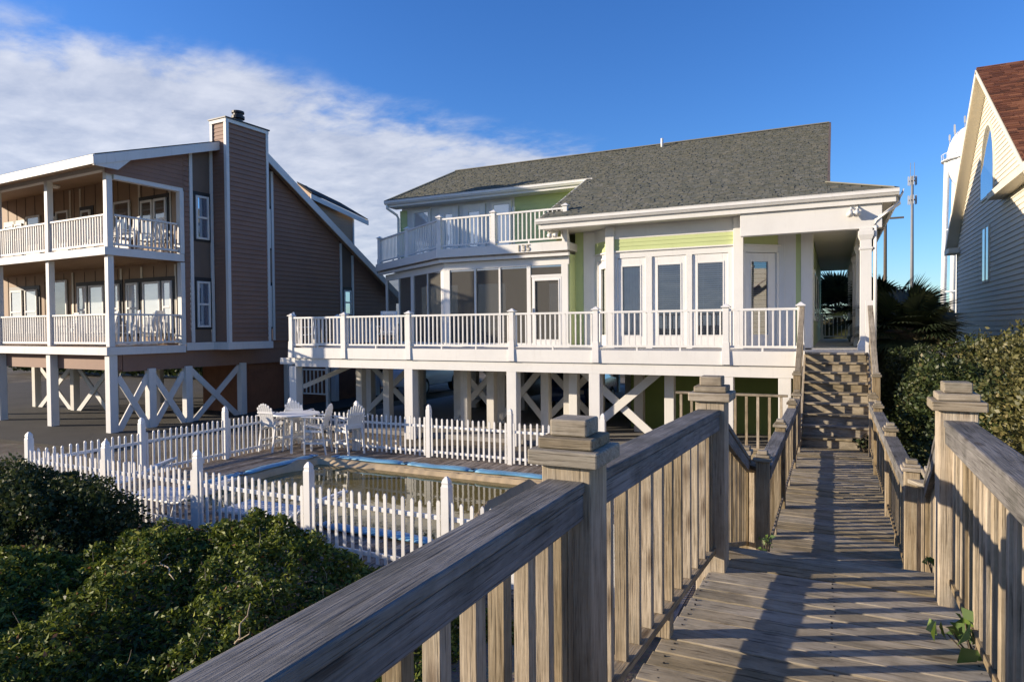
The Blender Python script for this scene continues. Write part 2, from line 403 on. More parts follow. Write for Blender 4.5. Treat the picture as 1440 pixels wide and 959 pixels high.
def clip_half(poly, axis, val, keep_ge):
    out = []; n = len(poly)
    for i in range(n):
        a, b = poly[i], poly[(i+1) % n]
        ia = (a[axis] >= val) == keep_ge or a[axis] == val; ib = (b[axis] >= val) == keep_ge or b[axis] == val
        if ia: out.append(a)
        if ia != ib:
            t = (val-a[axis])/(b[axis]-a[axis]); out.append(tuple(a[k]+(b[k]-a[k])*t for k in (0, 1)))
    return out
def clip_convex(subj, clip):
    """clip subj by a convex counter-clockwise polygon"""
    out = subj
    for i in range(len(clip)):
        a, b = clip[i], clip[(i+1) % len(clip)]
        inp = out; out = []
        if not inp: return []
        sd = lambda p: (b[0]-a[0])*(p[1]-a[1])-(b[1]-a[1])*(p[0]-a[0])
        for j in range(len(inp)):
            p, q = inp[j], inp[(j+1) % len(inp)]; sp, sq = sd(p), sd(q)
            if sp >= -1e-9: out.append(p)
            if (sp > 1e-9 and sq < -1e-9) or (sp < -1e-9 and sq > 1e-9):
                t = sp/(sp-sq); out.append((p[0]+(q[0]-p[0])*t, p[1]+(q[1]-p[1])*t))
    return out
def laps(mb, poly, org, ud, nd, lap=0.15, proud=0.016, z_off=0.0):
    """lap siding over polygon (u, z): each course leans out at its lower edge"""
    org, ud, nd = V(org), V(ud).normalized(), V(nd).normalized()
    z0 = min(p[1] for p in poly); z1 = max(p[1] for p in poly)
    k = 0
    while z0+k*lap < z1-1e-4:
        a = z0+k*lap; b = min(a+lap, z1)
        c = clip_half(clip_half(poly, 1, a, True), 1, b, False); k += 1
        if len(c) < 3: continue
        rr = random.random()
        P = [org+ud*u+V((0, 0, z))+nd*(proud*(1-(z-a)/lap)+0.001) for u, z in c]
        mb._add(P, [tuple(range(len(P)))], None, rr)
        lo = [p for p in c if abs(p[1]-a) < 1e-5]
        if len(lo) >= 2:
            ul, ur = min(p[0] for p in lo), max(p[0] for p in lo)
            q = [org+ud*ul+V((0, 0, a))+nd*(proud+0.001), org+ud*ur+V((0, 0, a))+nd*(proud+0.001), org+ud*ur+V((0, 0, a))-nd*0.002, org+ud*ul+V((0, 0, a))-nd*0.002]
            mb._add(q, [(0, 1, 2, 3)], None, rr)
def shingles(mb, poly, org, ud, sd, course=0.17, tab=0.30, lift=0.028, nflip=1):
    """roof courses of single tabs; poly in (u, s) counter-clockwise seen from above"""
    org, ud, sd = V(org), V(ud).normalized(), V(sd).normalized(); nd = ud.cross(sd).normalized()*nflip
    mb.poly([org+ud*u+sd*s_-nd*0.01 for u, s_ in poly], 0.2)
    s0 = min(p[1] for p in poly); s1 = max(p[1] for p in poly); u0 = min(p[0] for p in poly); u1 = max(p[0] for p in poly)
    k = 0; s_ = s0
    while s_ < s1:
        u = u0-random.uniform(0, tab)
        while u < u1:
            w = tab*random.uniform(0.55, 1.15)
            dn = random.choice((0, 0, 0, 0.03, 0.045))
            c = clip_convex([(u, s_-dn), (u+w-0.006, s_-dn), (u+w-0.006, s_+course*1.05), (u, s_+course*1.05)], poly)
            u += w
            if len(c) < 3: continue
            h = lift*random.uniform(0.45, 1.25)
            hz = lambda t: h*(1-0.75*(t-s_)/course)
            T_ = [org+ud*a+sd*b+nd*hz(b) for a, b in c]; B_ = [org+ud*a+sd*b-nd*0.005 for a, b in c]
            n = len(c); fs = [tuple(range(n))]+[(n+i, n+(i+1) % n, (i+1) % n, i) for i in range(n)]
            mb._add(T_+B_, fs, None, random.random())
        s_ += course; k += 1

# ------------------------------------------------------------------ foliage
def leaf_mesh(name, C_, size, mat, parent=None, up=0.35, tint=None, kind=None, aspect=0.55, out_dir=None):
    """one mesh of small folded leaves centred on the points C_"""
    n = len(C_); C_ = np.asarray(C_, float)
    d = rng.normal(size=(n, 3)); d[:, 2] = d[:, 2]*0.7+up
    if out_dir is not None: d += out_dir
    d /= np.linalg.norm(d, axis=1)[:, None]
    s_ = np.cross(d, rng.normal(size=(n, 3))); s_ /= np.linalg.norm(s_, axis=1)[:, None]+1e-9
    nn = np.cross(d, s_)
    sz = size*rng.uniform(0.6, 1.35, n)[:, None]
    base = C_-d*sz*0.5; tip = C_+d*sz*0.5+nn*sz*0.12
    l = C_+s_*sz*aspect*0.5-nn*sz*0.1; r = C_-s_*sz*aspect*0.5-nn*sz*0.1
    Vt = np.stack([base, l, tip, r], 1).reshape(-1, 3)
    o = np.array([C_[:, 0].mean(), C_[:, 1].mean(), C_[:, 2].min()])
    me = bpy.data.meshes.new(name)
    me.vertices.add(4*n); me.vertices.foreach_set('co', (Vt-o).ravel())
    me.loops.add(4*n); me.loops.foreach_set('vertex_index', np.arange(4*n))
    me.polygons.add(n); me.polygons.foreach_set('loop_start', np.arange(n)*4); me.polygons.foreach_set('loop_total', np.full(n, 4))
    me.update(calc_edges=True)
    if tint is None: tint = rng.uniform(0, 1, n)
    a = me.attributes.new('tint', 'FLOAT', 'POINT'); a.data.foreach_set('value', np.repeat(np.clip(tint, 0, 1), 4))
    me.materials.append(M[mat])
    ob = bpy.data.objects.new(name, me)
    return link(ob, V(o), parent, kind)
def wob(P, f, seed):
    """cheap smooth 3-D noise in -1..1"""
    r_ = np.random.default_rng(seed); o = np.zeros(len(P))
    for k in range(5):
        w = r_.normal(size=3)*f*(1+0.6*k); o += np.sin(P@w+r_.uniform(0, 6.28))/(1+0.5*k)
    return o/2.2
def clump_points(n, c, rad, seed, lump=0.28, shell=0.55):
    """points in an uneven ellipsoid, mostly near its skin, with gaps"""
    d = rng.normal(size=(int(n*1.5), 3)); d /= np.linalg.norm(d, axis=1)[:, None]
    k = 1+lump*wob(d*1.0, 2.6, seed)+0.12*wob(d, 7.0, seed+1)
    t = shell+(1-shell)*rng.uniform(0, 1, len(d))**0.6
    P = d*(k*t)[:, None]*np.array(rad)+np.array(c)
    keep = wob(P, 2.2/np.mean(rad)*1.6, seed+2) > -0.55
    P = P[keep][:n]
    return P
def stick(mb, p, q, r0, r1, n=6, bend=0.05):
    p, q = V(p), V(q); pts = []
    for i in range(n):
        t = i/(n-1); o = V((random.uniform(-1, 1), random.uniform(-1, 1), 0))*bend*(0 < i < n-1)
        pts.append(p.lerp(q, t)+o)
    mb.tube(pts, [r0+(r1-r0)*i/(n-1) for i in range(n)], 6)
# ================================================================== SETTING
def terrain():
    def axis(lo, hi, step, far):
        a = list(np.arange(lo, hi+1e-6, step)); e = [hi+step*1.5]
        while e[-1] < far: e.append(e[-1]+(e[-1]-hi)*0.6+1.0)
        f = [lo-step*1.5]
        while f[-1] > -far: f.append(f[-1]-(lo-f[-1])*0.6-1.0)
        return np.array(f[::-1]+a+e)
    xs = axis(-30, 12, 0.35, 900); ys = axis(-8, 36, 0.35, 900)
    X, Y = np.meshgrid(xs, ys)
    sm = lambda t: np.clip(t, 0, 1)**2*(3-2*np.clip(t, 0, 1))
    P = np.stack([X.ravel(), Y.ravel(), 0*X.ravel()], 1)
    Z = -0.14+0.05*wob(P, 0.5, 3).reshape(X.shape)*sm((60-np.abs(X))/20)*sm((60-np.abs(Y))/20)
    dune = sm((6.2-Y)/1.6)*0.42*sm((9+Y)/4)*sm((X+15)/4)*sm((11-X)/4)
    right = sm((X-1.0)/2.0)*sm((Y-2)/3)*sm((17-Y)/5)*sm((9-X)/3)*0.35
    pool = sm((X+11.6)/0.9)*sm((-4.1-X)/0.9)*sm((Y-7.0)/0.8)*sm((12.4-Y)/0.8)*1.6
    Z = Z+dune+right-pool
    Z -= 0.25*sm((X+12.8)/0.4)*sm((-1.2-X)/0.4)*sm((Y-6.7)/0.3)*sm((13.1-Y)/0.3)
    v = np.stack([X.ravel(), Y.ravel(), Z.ravel()], 1); nx = len(xs)
    f = [(j*nx+i, j*nx+i+1, (j+1)*nx+i+1, (j+1)*nx+i) for j in range(len(ys)-1) for i in range(nx-1)]
    mb = MB(); mb.v = [tuple(p) for p in v]; mb.f = f; mb.g = mb.v; mb.r = [0.5]*len(v)
    return mb.build('sandy_ground', 'sand', kind='structure', smooth=True, origin=(0, 0, 0))
terrain()
mb = MB(); mb.box(-44, -17.2, 10.5, 29, -0.3, -0.06); mb.build('driveway', 'soil', kind='structure')
mb = MB(); mb.box(-15.3, -0.6, 15.9, 33, -0.2, 0.0); mb.build('carport_floor', 'concrete', kind='structure')
mb = MB(); mb.box(-120, 120, 40, 47, -0.2, -0.02); mb.build('street', 'asphalt', kind='structure')
mb = MB()
for x in np.arange(-100, 100, 6.0): mb.box(x, x+3, 43.42, 43.54, -0.016, -0.012)
mb.build('road_marking', 'white', kind='structure')

# pool deck: planks round the pool opening
PX0, PX1, PY0, PY1 = -10.75, -4.95, 7.85, 11.75
mb = MB(); x = -12.95
while x < -1.25:
    w = 0.142
    if x+w < PX0 or x > PX1: mb.box(x, x+w-0.007, 6.62, 13.12, -0.035, random.uniform(-0.003, 0.003))
    else:
        mb.box(x, x+w-0.007, 6.62, PY0, -0.035, random.uniform(-0.003, 0.003)); mb.box(x, x+w-0.007, PY1, 13.12, -0.035, random.uniform(-0.003, 0.003))
    x += w
mb.box(-12.95, -1.25, 6.57, 6.615, -0.45, -0.02)
mb.build('pool_deck', 'pdeck', kind='structure')

# sunken tarp cover and the murky water standing in it
def tarp():
    nx, ny = 84, 64
    us = np.linspace(PX0-0.18, PX1+0.18, nx); vs = np.linspace(PY0-0.18, PY1+0.18, ny)
    X, Y = np.meshgrid(us, vs); P = np.stack([X.ravel(), Y.ravel(), 0*X.ravel()], 1)
    e = np.minimum(np.minimum(X-PX0, PX1-X), np.minimum(Y-PY0, PY1-Y))
    n1 = wob(P, 1.6, 11).reshape(X.shape); n2 = wob(P, 5.0, 12).reshape(X.shape); n3 = wob(P*np.array([6, 1, 1]), 2.2, 13).reshape(X.shape)
    t = np.clip(e/0.5, 0, 1)
    Z = 0.035-0.60*(t**0.8)*(1+0.22*n1)+0.035*n2*t+0.02*n3*(t > 0)
    rightlift = np.clip((X-(PX1-0.75))/0.6, 0, 1)*np.clip((Y-8.3)/1.0, 0, 1)*np.clip((11.6-Y)/0.7, 0, 1)
    Z = Z+rightlift*0.28
    corner = np.exp(-(((X+10.0)/0.8)**2+((Y-11.1)/0.5)**2)); Z = Z+0.30*corner
    Z = np.maximum(Z, np.where(e < 0, 0.012, -2)); Z = np.where(e < 0.0, 0.014+0.012*np.abs(n2), Z)
    v = np.stack([X.ravel(), Y.ravel(), Z.ravel()], 1)
    f = [(j*nx+i, j*nx+i+1, (j+1)*nx+i+1, (j+1)*nx+i) for j in range(ny-1) for i in range(nx-1)]
    mb = MB(); mb.v = [tuple(p) for p in v]; mb.f = f; mb.g = mb.v; mb.r = [0.5]*len(v)
    return tag(mb.build('pool_cover', 'tarp', smooth=True), 'tan tarp cover sagging into the swimming pool under brown water', 'pool cover')
tarp()
mb = MB(); mb.poly([(PX0+0.1, PY0+0.1, -0.09), (PX1-0.1, PY0+0.1, -0.09), (PX1-0.1, PY1-0.1, -0.09), (PX0+0.1, PY1-0.1, -0.09)])
mb.build('pool_water', 'water', kind='structure')
def watertube(p, q, label):
    p, q = V(p), V(q); n = 15; pts = []; rr = []
    side = (q-p).normalized().cross(V((0, 0, 1)))
    for i in range(n):
        t = i/(n-1); pts.append(p.lerp(q, t)+side*0.02*math.sin(t*9+p.x)); e = min(t, 1-t)
        rr.append((0.05+0.085*min(1, e/0.08)**0.5)*random.uniform(0.9, 1.06))
    for k in range(n): pts[k].z = 0.016+rr[k]*0.27
    mb = MB(); mb.tube(pts, rr, 12, squash=0.27)
    t = thing('water_tube', label, 'water tube', p.lerp(q, 0.5)-V((0, 0, p.lerp(q, .5).z)), 'blue water tubes holding the pool cover')
    mb.build('tube_body', 'blue', t, smooth=True)
    for a, b in ((p, q), (q, p)):
        d = (b-a).normalized(); c = V((a.x, a.y, 0.06))
        mb = MB(); mb.obox(c-d*0.03, d*0.05, side*0.10, V((0, 0, 0.012))); mb.build('end_flap', 'blue', t, bevel=0.006)
Y_ = PY1+0.17
for a, b, lb in ((-10.35, -8.45, 'blue water tube on the far pool edge in front of the bar table'), (-8.40, -6.75, 'blue water tube in the middle of the far pool edge'), (-6.70, -4.95, 'blue water tube at the right end of the far pool edge')):
    watertube((a, Y_, 0.08), (b, Y_+random.uniform(-.03, .03), 0.08), lb)
X_ = PX0-0.17
watertube((X_, 9.75, 0.08), (X_, 11.75, 0.08), 'blue water tube on the left pool edge, nearest the bar chairs')
watertube((X_, 7.9, 0.08), (X_-0.04, 9.65, 0.08), 'blue water tube on the left pool edge, behind the lounge chairs')
watertube((-6.9, PY0-0.18, 0.08), (-4.95, PY0-0.16, 0.08), 'deep blue water tube lying on the near pool edge close to the front fence')
watertube((-4.85, PY0-0.2, 0.08), (-3.0, PY0-0.25, 0.08), 'deep blue water tube at the near right pool corner beside the boardwalk')

# ================================================================== WOODEN BOARDWALK
ZN, ZF = 1.45, 0.75
lx = lambda y: -0.61-0.0585*(4.28-max(y, 2.2))       # line of the near left railing
mb = MB(); y = -1.6
while y < 4.70:
    d = 0.143
    z = random.uniform(-0.004, 0.004)
    mb.obox(((lx(y)-0.09+0.74)/2, y+d/2-0.004, ZN-0.02+z), ((0.74-lx(y)+0.09)/2, 0, random.uniform(-.002, .002)), (0, d/2-0.004, 0), (0, 0, 0.02)); y += d
for xx in (-0.72, 0.0, 0.62): mb.box(xx-0.02, xx+0.02, -1.5, 4.70, ZN-0.23, ZN-0.045)
mb.box(lx(4.7)-0.09, 0.74, 4.715, 4.755, ZN-0.2, ZN-0.002)
bw = mb.build('boardwalk', 'floor', kind='structure', bevel=0.004)
mb = MB(); y = 6.28
while y < 13.33:
    d = 0.143; z = random.uniform(-0.005, 0.005)
    mb.obox((0.0+random.uniform(-.006, .006), y+d/2-0.004, ZF-0.02+z), (0.64, 0, random.uniform(-.002, .002)), (0, d/2-0.005, 0), (0, 0, 0.02)); y += d
for xx in (-0.62, 0.0, 0.62): mb.box(xx-0.02, xx+0.02, 6.3, 13.3, ZF-0.23, ZF-0.045)
mb.build('lower_boardwalk', 'floor', kind='structure', bevel=0.004)
mb = MB(); y = -1.6
while y < 4.68:
    for xx in (-0.70, 0.0, 0.60):
        for dy in (0.035, 0.10): mb.lathe((xx+random.uniform(-.012, .012), y+dy, ZN-0.006), [(0.0055, 0), (0.0055, 0.0085), (0.002, 0.0095)], 7)
    y += 0.143
mb.build('deck_screws', 'black', kind='structure')
mb = MB()
for yy in (0.5, 2.6, 4.4):
    for xx in (lx(yy), 0.62): mb.box(xx-0.07, xx+0.07, yy-0.07, yy+0.07, -0.4, ZN-0.24)
for yy in (7, 9, 11, 13):
    for xx in (-0.5, 0.5): mb.box(xx-0.07, xx+0.07, yy-0.07, yy+0.07, -0.4, ZF-0.24)
mb.build('boardwalk_footing', 'wood', kind='structure')

BAL = {}
def balmesh(h, w, mat='wood', name='baluster'):
    out = []
    for k in range(6):
        key = (round(h, 3), w, mat, k)
        if key not in BAL:
            mb = MB(); mb.obox((0, 0, h/2), (w/2, 0, 0), (0, w/2, 0), (0, 0, h/2))
            ob = mb.build(name, mat, origin=(0, 0, 0)); BAL[key] = ob.data; bpy.data.objects.remove(ob)
        out.append(BAL[key])
    return out
def woodpost(t, x, y, z0, ztop, w=0.18, big=True):
    mb = MB(); mb.obox((x, y, (z0+ztop)/2), (w/2, 0, 0), (0, w/2, 0), (0, 0, (ztop-z0)/2))
    p = mb.build('post', 'wood', t, bevel=0.006)
    k = w/0.18
    for (hw, za, zb) in ((0.128*k, ztop, ztop+0.055*k), (0.10*k, ztop+0.055*k, ztop+0.095*k), (0.068*k, ztop+0.095*k, ztop+0.155*k)) if big else ((0.118*k, ztop, ztop+0.045), (0.09*k, ztop+0.045, ztop+0.08)):
        mb = MB(); a = random.uniform(-0.02, 0.02)
        mb.obox((x, y, (za+zb)/2+0.0005), (hw, hw*a, 0), (-hw*a, hw, 0), (0, 0, (zb-za)/2-0.001)); mb.build('post_cap', 'cap', p, bevel=0.007)
    return p
def woodrail(t, p, q, z0, z1, side, w=0.045, step=0.15, hh=1.08, low=0.115, stud=False):
    """one bay: p, q are post centres (x, y); z0, z1 the floor height at each end; side = +1 walkway on the +x side"""
    p3, q3 = V((p[0], p[1], z0)), V((q[0], q[1], z1)); d = (q3-p3); L_ = d.length; d.normalize()
    sd = V((d.y, -d.x, 0)).normalized()*side; up = V((0, 0, 1))
    a, b = p3+d*0.06, q3-d*0.06
    mb = MB(); mb.bar(a+up*(hh-0.02), b+up*(hh-0.02), 0.142, 0.038); mb.build('handrail', 'rail', t, bevel=0.007)
    mb = MB(); mb.bar(a+up*(hh-0.087)+sd*0.045, b+up*(hh-0.087)+sd*0.045, 0.038, 0.088); mb.build('side_rail', 'rail', t, bevel=0.005)
    mb = MB(); mb.bar(a+up*(low+0.018), b+up*(low+0.018), 0.085, 0.036); mb.build('bottom_rail', 'wood', t, bevel=0.004)
    c = p3.lerp(q3, 0.5)
    mb = MB(); mb.box(c.x-0.04, c.x+0.04, c.y-0.04, c.y+0.04, c.z+0.002, c.z+low-0.002); mb.build('support_block', 'wood', t, bevel=0.004)
    if stud:
        c_ = q3-d*(stud+0.046)+up*((hh-0.045+low)/2); mb = MB(); mb.obox(c_, d*0.045, V((d.y, -d.x, 0)).normalized()*0.021, up*((hh-0.135-low)/2+0.045)); mb.build('stud', 'wood', t, bevel=0.004)
    n = max(2, int((L_-0.2)/step)); bm_ = balmesh(hh-0.042-low-0.038, w)
    for i in range(n):
        s_ = (i+0.75)/(n+0.5); pt = p3.lerp(q3, s_)
        place(random.choice(bm_), 'baluster', pt+up*(low+0.038)+V((random.uniform(-.003, .003), random.uniform(-.006, .006), 0)), t, random.uniform(-.06, .06))
def railing(label, posts, zf, side, hh=1.025, **k):
    t = thing('wooden_railing', label, 'railing', (posts[0][0], posts[0][1], zf), 'weathered wooden railings along the boardwalk')
    for i, (x, y) in enumerate(posts): woodpost(t, x, y, zf-0.25, zf+hh+0.05, k.get('pw', 0.18), k.get('big', True))
    kk = {a: b for a, b in k.items() if a not in ('pw', 'big')}
    for a, b in zip(posts, posts[1:]): woodrail(t, a, b, zf, zf, side, hh=hh, **kk)
    return t
P2 = (-0.70, 4.37); P1 = (-0.827, 2.2); P0 = (-0.835, -1.5)
railing('weathered grey railing nearest the camera, between the dune shrubs and the upper boardwalk', [P0, P1, P2], ZN, 1, w=0.048, step=0.152, stud=0.09)
Q2 = (0.615, 4.37); Q1 = (0.615, 1.9); Q0 = (0.615, -1.5)
railing('sunlit tan railing along the right side of the upper boardwalk with a shadow line', [Q0, Q1, Q2], ZN, -1, w=0.06, step=0.118)
B_, C_, D_ = (-0.585, 6.48), (-0.585, 8.75), (-0.585, 11.3)
tB = railing('left railing of the lower boardwalk leading to the house stairs', [B_, C_, D_, (-0.585, 12.75)], ZF, 1, hh=0.95, pw=0.115, step=0.14, stud=0.0575)
tE = railing('right railing of the lower boardwalk beside the dark shrubs', [(0.605, 6.55), (0.605, 8.9), (0.605, 11.3), (0.605, 12.75)], ZF, -1, hh=0.95, pw=0.115, step=0.14, stud=0.0575)
# short flight between the two levels, with flared guard rails
st = thing('wooden_steps', 'short hidden flight of wooden steps between upper and lower boardwalk', 'steps', (0, 5.5, ZF))
for i in range(3):
    z = ZN-0.175*(i+1); y0 = 4.77+0.38*i
    mb = MB(); mb.box(-0.75, 0.72, y0, y0+0.39, z-0.04, z); mb.build('tread', 'floor', st, bevel=0.004)
mb = MB(); mb.box(-0.75, 0.72, 5.9, 6.27, ZF-0.04, ZF-0.003); mb.build('landing_board', 'floor', st, bevel=0.004)
def flare(label, top, foot, inner, side):
    t = thing('stair_guard_rail', label, 'railing', (foot[0], foot[1], ZF), 'weathered wooden railings along the boardwalk')
    woodpost(t, foot[0], foot[1], ZF-0.3, ZF+1.0, 0.115, False)
    woodrail(t, (top[0]+0.02*side, top[1]+0.07), foot, ZN-0.02, ZF, side, hh=0.95, step=0.14)
    p3, q3 = V((foot[0], foot[1], ZF)), V((inner[0], inner[1], ZF))
    mb = MB(); mb.bar(p3+V((0, 0, 0.92)), q3+V((0, 0, 0.92)), 0.12, 0.038); mb.build('handrail', 'cap', t, bevel=0.005)
    for s_ in (0.4, 0.6): place(random.choice(balmesh(0.78, 0.04)), 'baluster', p3.lerp(q3, s_)+V((0, 0, 0.11)), t)
flare('left guard rail sloping down beside the steps to a low capped post', P2, (-0.78, 6.75), B_, 1)
flare('right guard rail sloping down beside the steps, half hidden behind the tall tan post', Q2, (0.735, 6.33), (0.605, 6.55), -1)
# side landing rail in front of the olive wall
t = thing('landing_rail', 'thin pale landing rail in front of the olive green wall under the house', 'railing', (-1.9, 12.9, 0.6))
mb = MB(); mb.bar((-2.75, 12.9, 1.72), (-0.74, 12.9, 1.72), 0.09, 0.04); mb.build('handrail', 'cap', t, bevel=0.004)
mb = MB(); mb.bar((-2.75, 12.9, 0.72), (-0.74, 12.9, 0.72), 0.06, 0.04); mb.build('bottom_rail', 'wood', t)
for i in range(10): place(random.choice(balmesh(0.96, 0.045)), 'baluster', (-2.65+0.2*i, 12.9, 0.74), t)
mb = MB(); mb.box(-2.8, -0.72, 12.75, 13.4, 0.55, 0.7); mb.build('landing_floor', 'floor', t)
for xx in (-2.7, -0.85):
    mb = MB(); mb.box(xx-0.05, xx+0.05, 13.0, 13.1, -0.2, 0.55); mb.build('leg', 'wood', t)

# stairs up to the house
SW0, SW1 = -0.52, 0.60
hs = thing('house_staircase', 'wooden staircase with closed risers climbing from the boardwalk to the house porch', 'stairs', (0.04, 14.3, ZF))
NR = 9; RH = (2.42-ZF)/NR; TR = 0.245
for i in range(NR):
    y0 = 13.36+TR*i; z = ZF+RH*(i+1)
    mb = MB(); mb.box(SW0, SW1, y0, y0+0.03, z-RH, z-0.04); mb.build('riser', 'floor', hs)
    mb = MB(); mb.box(SW0-0.01, SW1+0.01, y0-0.035, y0+TR-0.002, z-0.038, z); mb.build('tread', 'floor', hs, bevel=0.006)
for xx in (SW0-0.03, SW1+0.03):
    mb = MB(); mb.bar((xx, 13.2, ZF+0.02), (xx, 15.55, 2.30), 0.04, 0.30); mb.build('stringer', 'wood', hs)
for xx, nm in ((-0.60, 'l'), (0.68, 'r')):
    woodpost(hs, xx, 13.2, -0.2, 2.08, 0.125, False)
    a, b = V((xx, 13.2, 1.98)), V((xx, 15.42, 3.38))
    mb = MB(); mb.bar(a, b, 0.10, 0.045); mb.build('handrail', 'cap', hs, bevel=0.005)
    mb = MB(); mb.bar(a-V((0, 0, 0.82)), b-V((0, 0, 0.82)), 0.05, 0.08); mb.build('bottom_rail', 'wood', hs, bevel=0.004)
    for i in range(13):
        s_ = (i+0.7)/13.4; pt = a.lerp(b, s_); place(random.choice(balmesh(0.80, 0.045)), 'baluster', pt-V((0, 0, 0.81)), hs)

# ================================================================== PICKET FENCE
def picketmesh(k):
    h = 0.90+random.uniform(-.012, .012); w = 0.022
    mb = MB(); pr = [(-w, 0), (w, 0), (w, h-0.03), (w*0.6, h-0.008), (0, h), (-w*0.6, h-0.008), (-w, h-0.03)]
    mb.prism([(a, -0.009, b) for a, b in pr], (0, 0.018, 0)); ob = mb.build('picket', 'vinyl', origin=(0, 0, 0)); me = ob.data; bpy.data.objects.remove(ob); return me
PK = [picketmesh(k) for k in range(6)]
mb = MB(); mb.obox((0, 0, 0.54), (0.052, 0, 0), (0, 0.052, 0), (0, 0, 0.57)); pb = mb.build('fence_post', 'vinyl', origin=(0, 0, 0), bevel=0.006); PBODY = pb.data; bpy.data.objects.remove(pb)
mb = MB(); mb.lathe((0, 0, 0), [(0.074, 1.085), (0.074, 1.105), (0.066, 1.115), (0.060, 1.14), (0.066, 1.155), (0.052, 1.19), (0.02, 1.225), (0.004, 1.23)], 4)
pc = mb.build('post_cap', 'vinyl', origin=(0, 0, 0)); PCAP = pc.data; bpy.data.objects.remove(pc)
def fence(label, p, q, npost, npick, skip_first=False, zb=0.0):
    p, q = V((*p, zb)), V((*q, zb)); t = thing('picket_fence', label, 'fence', p, 'white vinyl picket fence round the pool')
    d = q-p; rz = math.atan2(d.y, d.x); bay = d.length/(npost-1); n = d.normalized()
    for i in range(npost):
        if i == 0 and skip_first: continue
        a = p+n*bay*i; po = place(PBODY, 'fence_post', a, t, rz); place(PCAP, 'post_cap', a, po, 0)
    for z, h in ((0.72, 0.055), (0.13, 0.055)):
        mb = MB(); mb.bar(p+n*0.05+V((0, 0, z)), q-n*0.05+V((0, 0, z)), 0.036, h); mb.build('rail', 'vinyl', t, bevel=0.004)
    side = V((-n.y, n.x, 0))*-0.028
    per = npick//(npost-1)
    for i in range(npost-1):
        for k in range(per):
            s_ = bay*(i+(k+0.75)/(per+0.5)); place(random.choice(PK), 'picket', p+n*s_+side+V((0, 0, 0.03+random.uniform(-.012, .010))), t, rz+random.uniform(-.06, .06)).rotation_euler.y = random.uniform(-.012, .012)
fence('white picket fence along the near side of the pool, behind the dune shrubs', (-12.8, 6.72), (-2.0, 6.72), 6, 80)
fence('white picket fence down the left side of the pool, beside the brown house', (-12.72, 6.72+0.0), (-12.72, 12.9), 4, 45, True)
fence('white picket fence along the far side of the pool, in front of the house pilings', (-12.72, 12.95), (-4.25, 12.95), 5, 60, True)

# ================================================================== POOL FURNITURE
def barchair():
    t = thing('bar_chair', '', 'chair', (0, 0, 0), 'white fan-backed bar chairs at the poolside table')
    W = 'vinyl'
    for sx in (-1, 1):
        mb = MB(); mb.bar((0.25*sx, -0.24, 0.0), (0.25*sx, -0.22, 0.98), 0.05, 0.035); mb.build('leg', W, t, bevel=0.004)
        mb = MB(); mb.bar((0.23*sx, 0.33, 0.0), (0.23*sx, 0.20, 0.80), 0.05, 0.035); mb.build('leg', W, t, bevel=0.004)
        mb = MB(); mb.bar((0.27*sx, -0.30, 0.985), (0.27*sx, 0.30, 0.965), 0.11, 0.025); mb.build('arm', W, t, bevel=0.006)
        mb = MB(); mb.bar((0.25*sx, -0.23, 0.30), (0.23*sx, 0.27, 0.30), 0.03, 0.05); mb.bar((0.25*sx, -0.23, 0.62), (0.23*sx, 0.23, 0.60), 0.03, 0.06); mb.build('side_stretcher', W, t)
    mb = MB(); mb.bar((-0.25, -0.25, 0.32), (0.25, -0.25, 0.32), 0.09, 0.03); mb.build('footrest', W, t, bevel=0.004)
    mb = MB()
    for k in range(6): mb.bar((-0.25, -0.24+k*0.088, 0.745-0.012*k), (0.25, -0.24+k*0.088, 0.745-0.012*k), 0.078, 0.022)
    mb.build('seat', W, t, bevel=0.004)
    mb = MB()
    for k in range(7):
        a = (k-3)*0.042; h = 0.62-0.013*(k-3)**2
        p = V((a*1.35, 0.20, 0.66)); q = V((a*1.75, 0.20+h*0.30, 0.66+h)); mb.bar(p, q, 0.062, 0.018, up=(0, -1, 0.3))
        mb.tube([q-V((0, 0.006, 0)), q+V((0, 0.006, 0))], 0.031, 8)
    mb.bar((-0.2, 0.24, 0.76), (0.2, 0.24, 0.76), 0.02, 0.06); mb.bar((-0.26, 0.33, 1.05), (0.26, 0.33, 1.05), 0.02, 0.05)
    mb.build('backrest', W, t, bevel=0.003)
    return t
bc = barchair(); bc.scale = (0.92, 0.92, 0.92)
pts = [(at(386, 633, z=0), 2.0, 'white bar chair left of the poolside table, seen from its fanned back'), (at(421, 626, z=0), 3.5, 'white bar chair behind the poolside table against the picket fence'),
       (at(446, 637, z=0), -1.2, 'white bar chair turned sideways right of the table leg'), (at(492, 637, z=0), -1.9, 'white bar chair farthest right with the sunlit rounded back')]
for i, (p, rz, lb) in enumerate(pts):
    q = V((p.x, p.y, 0.002))
    if i == 0: bc.location = q; bc.rotation_euler = (0, 0, rz+1.2); bc['label'] = lb
    else: copy_tree(bc, q, rz, lb)
p = at(418, 634, z=0); t = thing('bar_table', 'round white bar table on the pool deck between four tall chairs', 'table', (p.x, p.y, 0))
mb = MB(); mb.lathe((p.x, p.y, 0.90), [(0.54, 0), (0.56, 0.012), (0.56, 0.03), (0.54, 0.04)], 28); mb.build('tabletop', 'vinyl', t)
for a in range(4):
    c, s_ = math.cos(a*math.pi/2+0.4), math.sin(a*math.pi/2+0.4)
    mb = MB(); mb.bar((p.x+0.36*c, p.y+0.36*s_, 0.0), (p.x+0.30*c, p.y+0.30*s_, 0.90), 0.06, 0.04); mb.build('leg', 'vinyl', t, bevel=0.004)
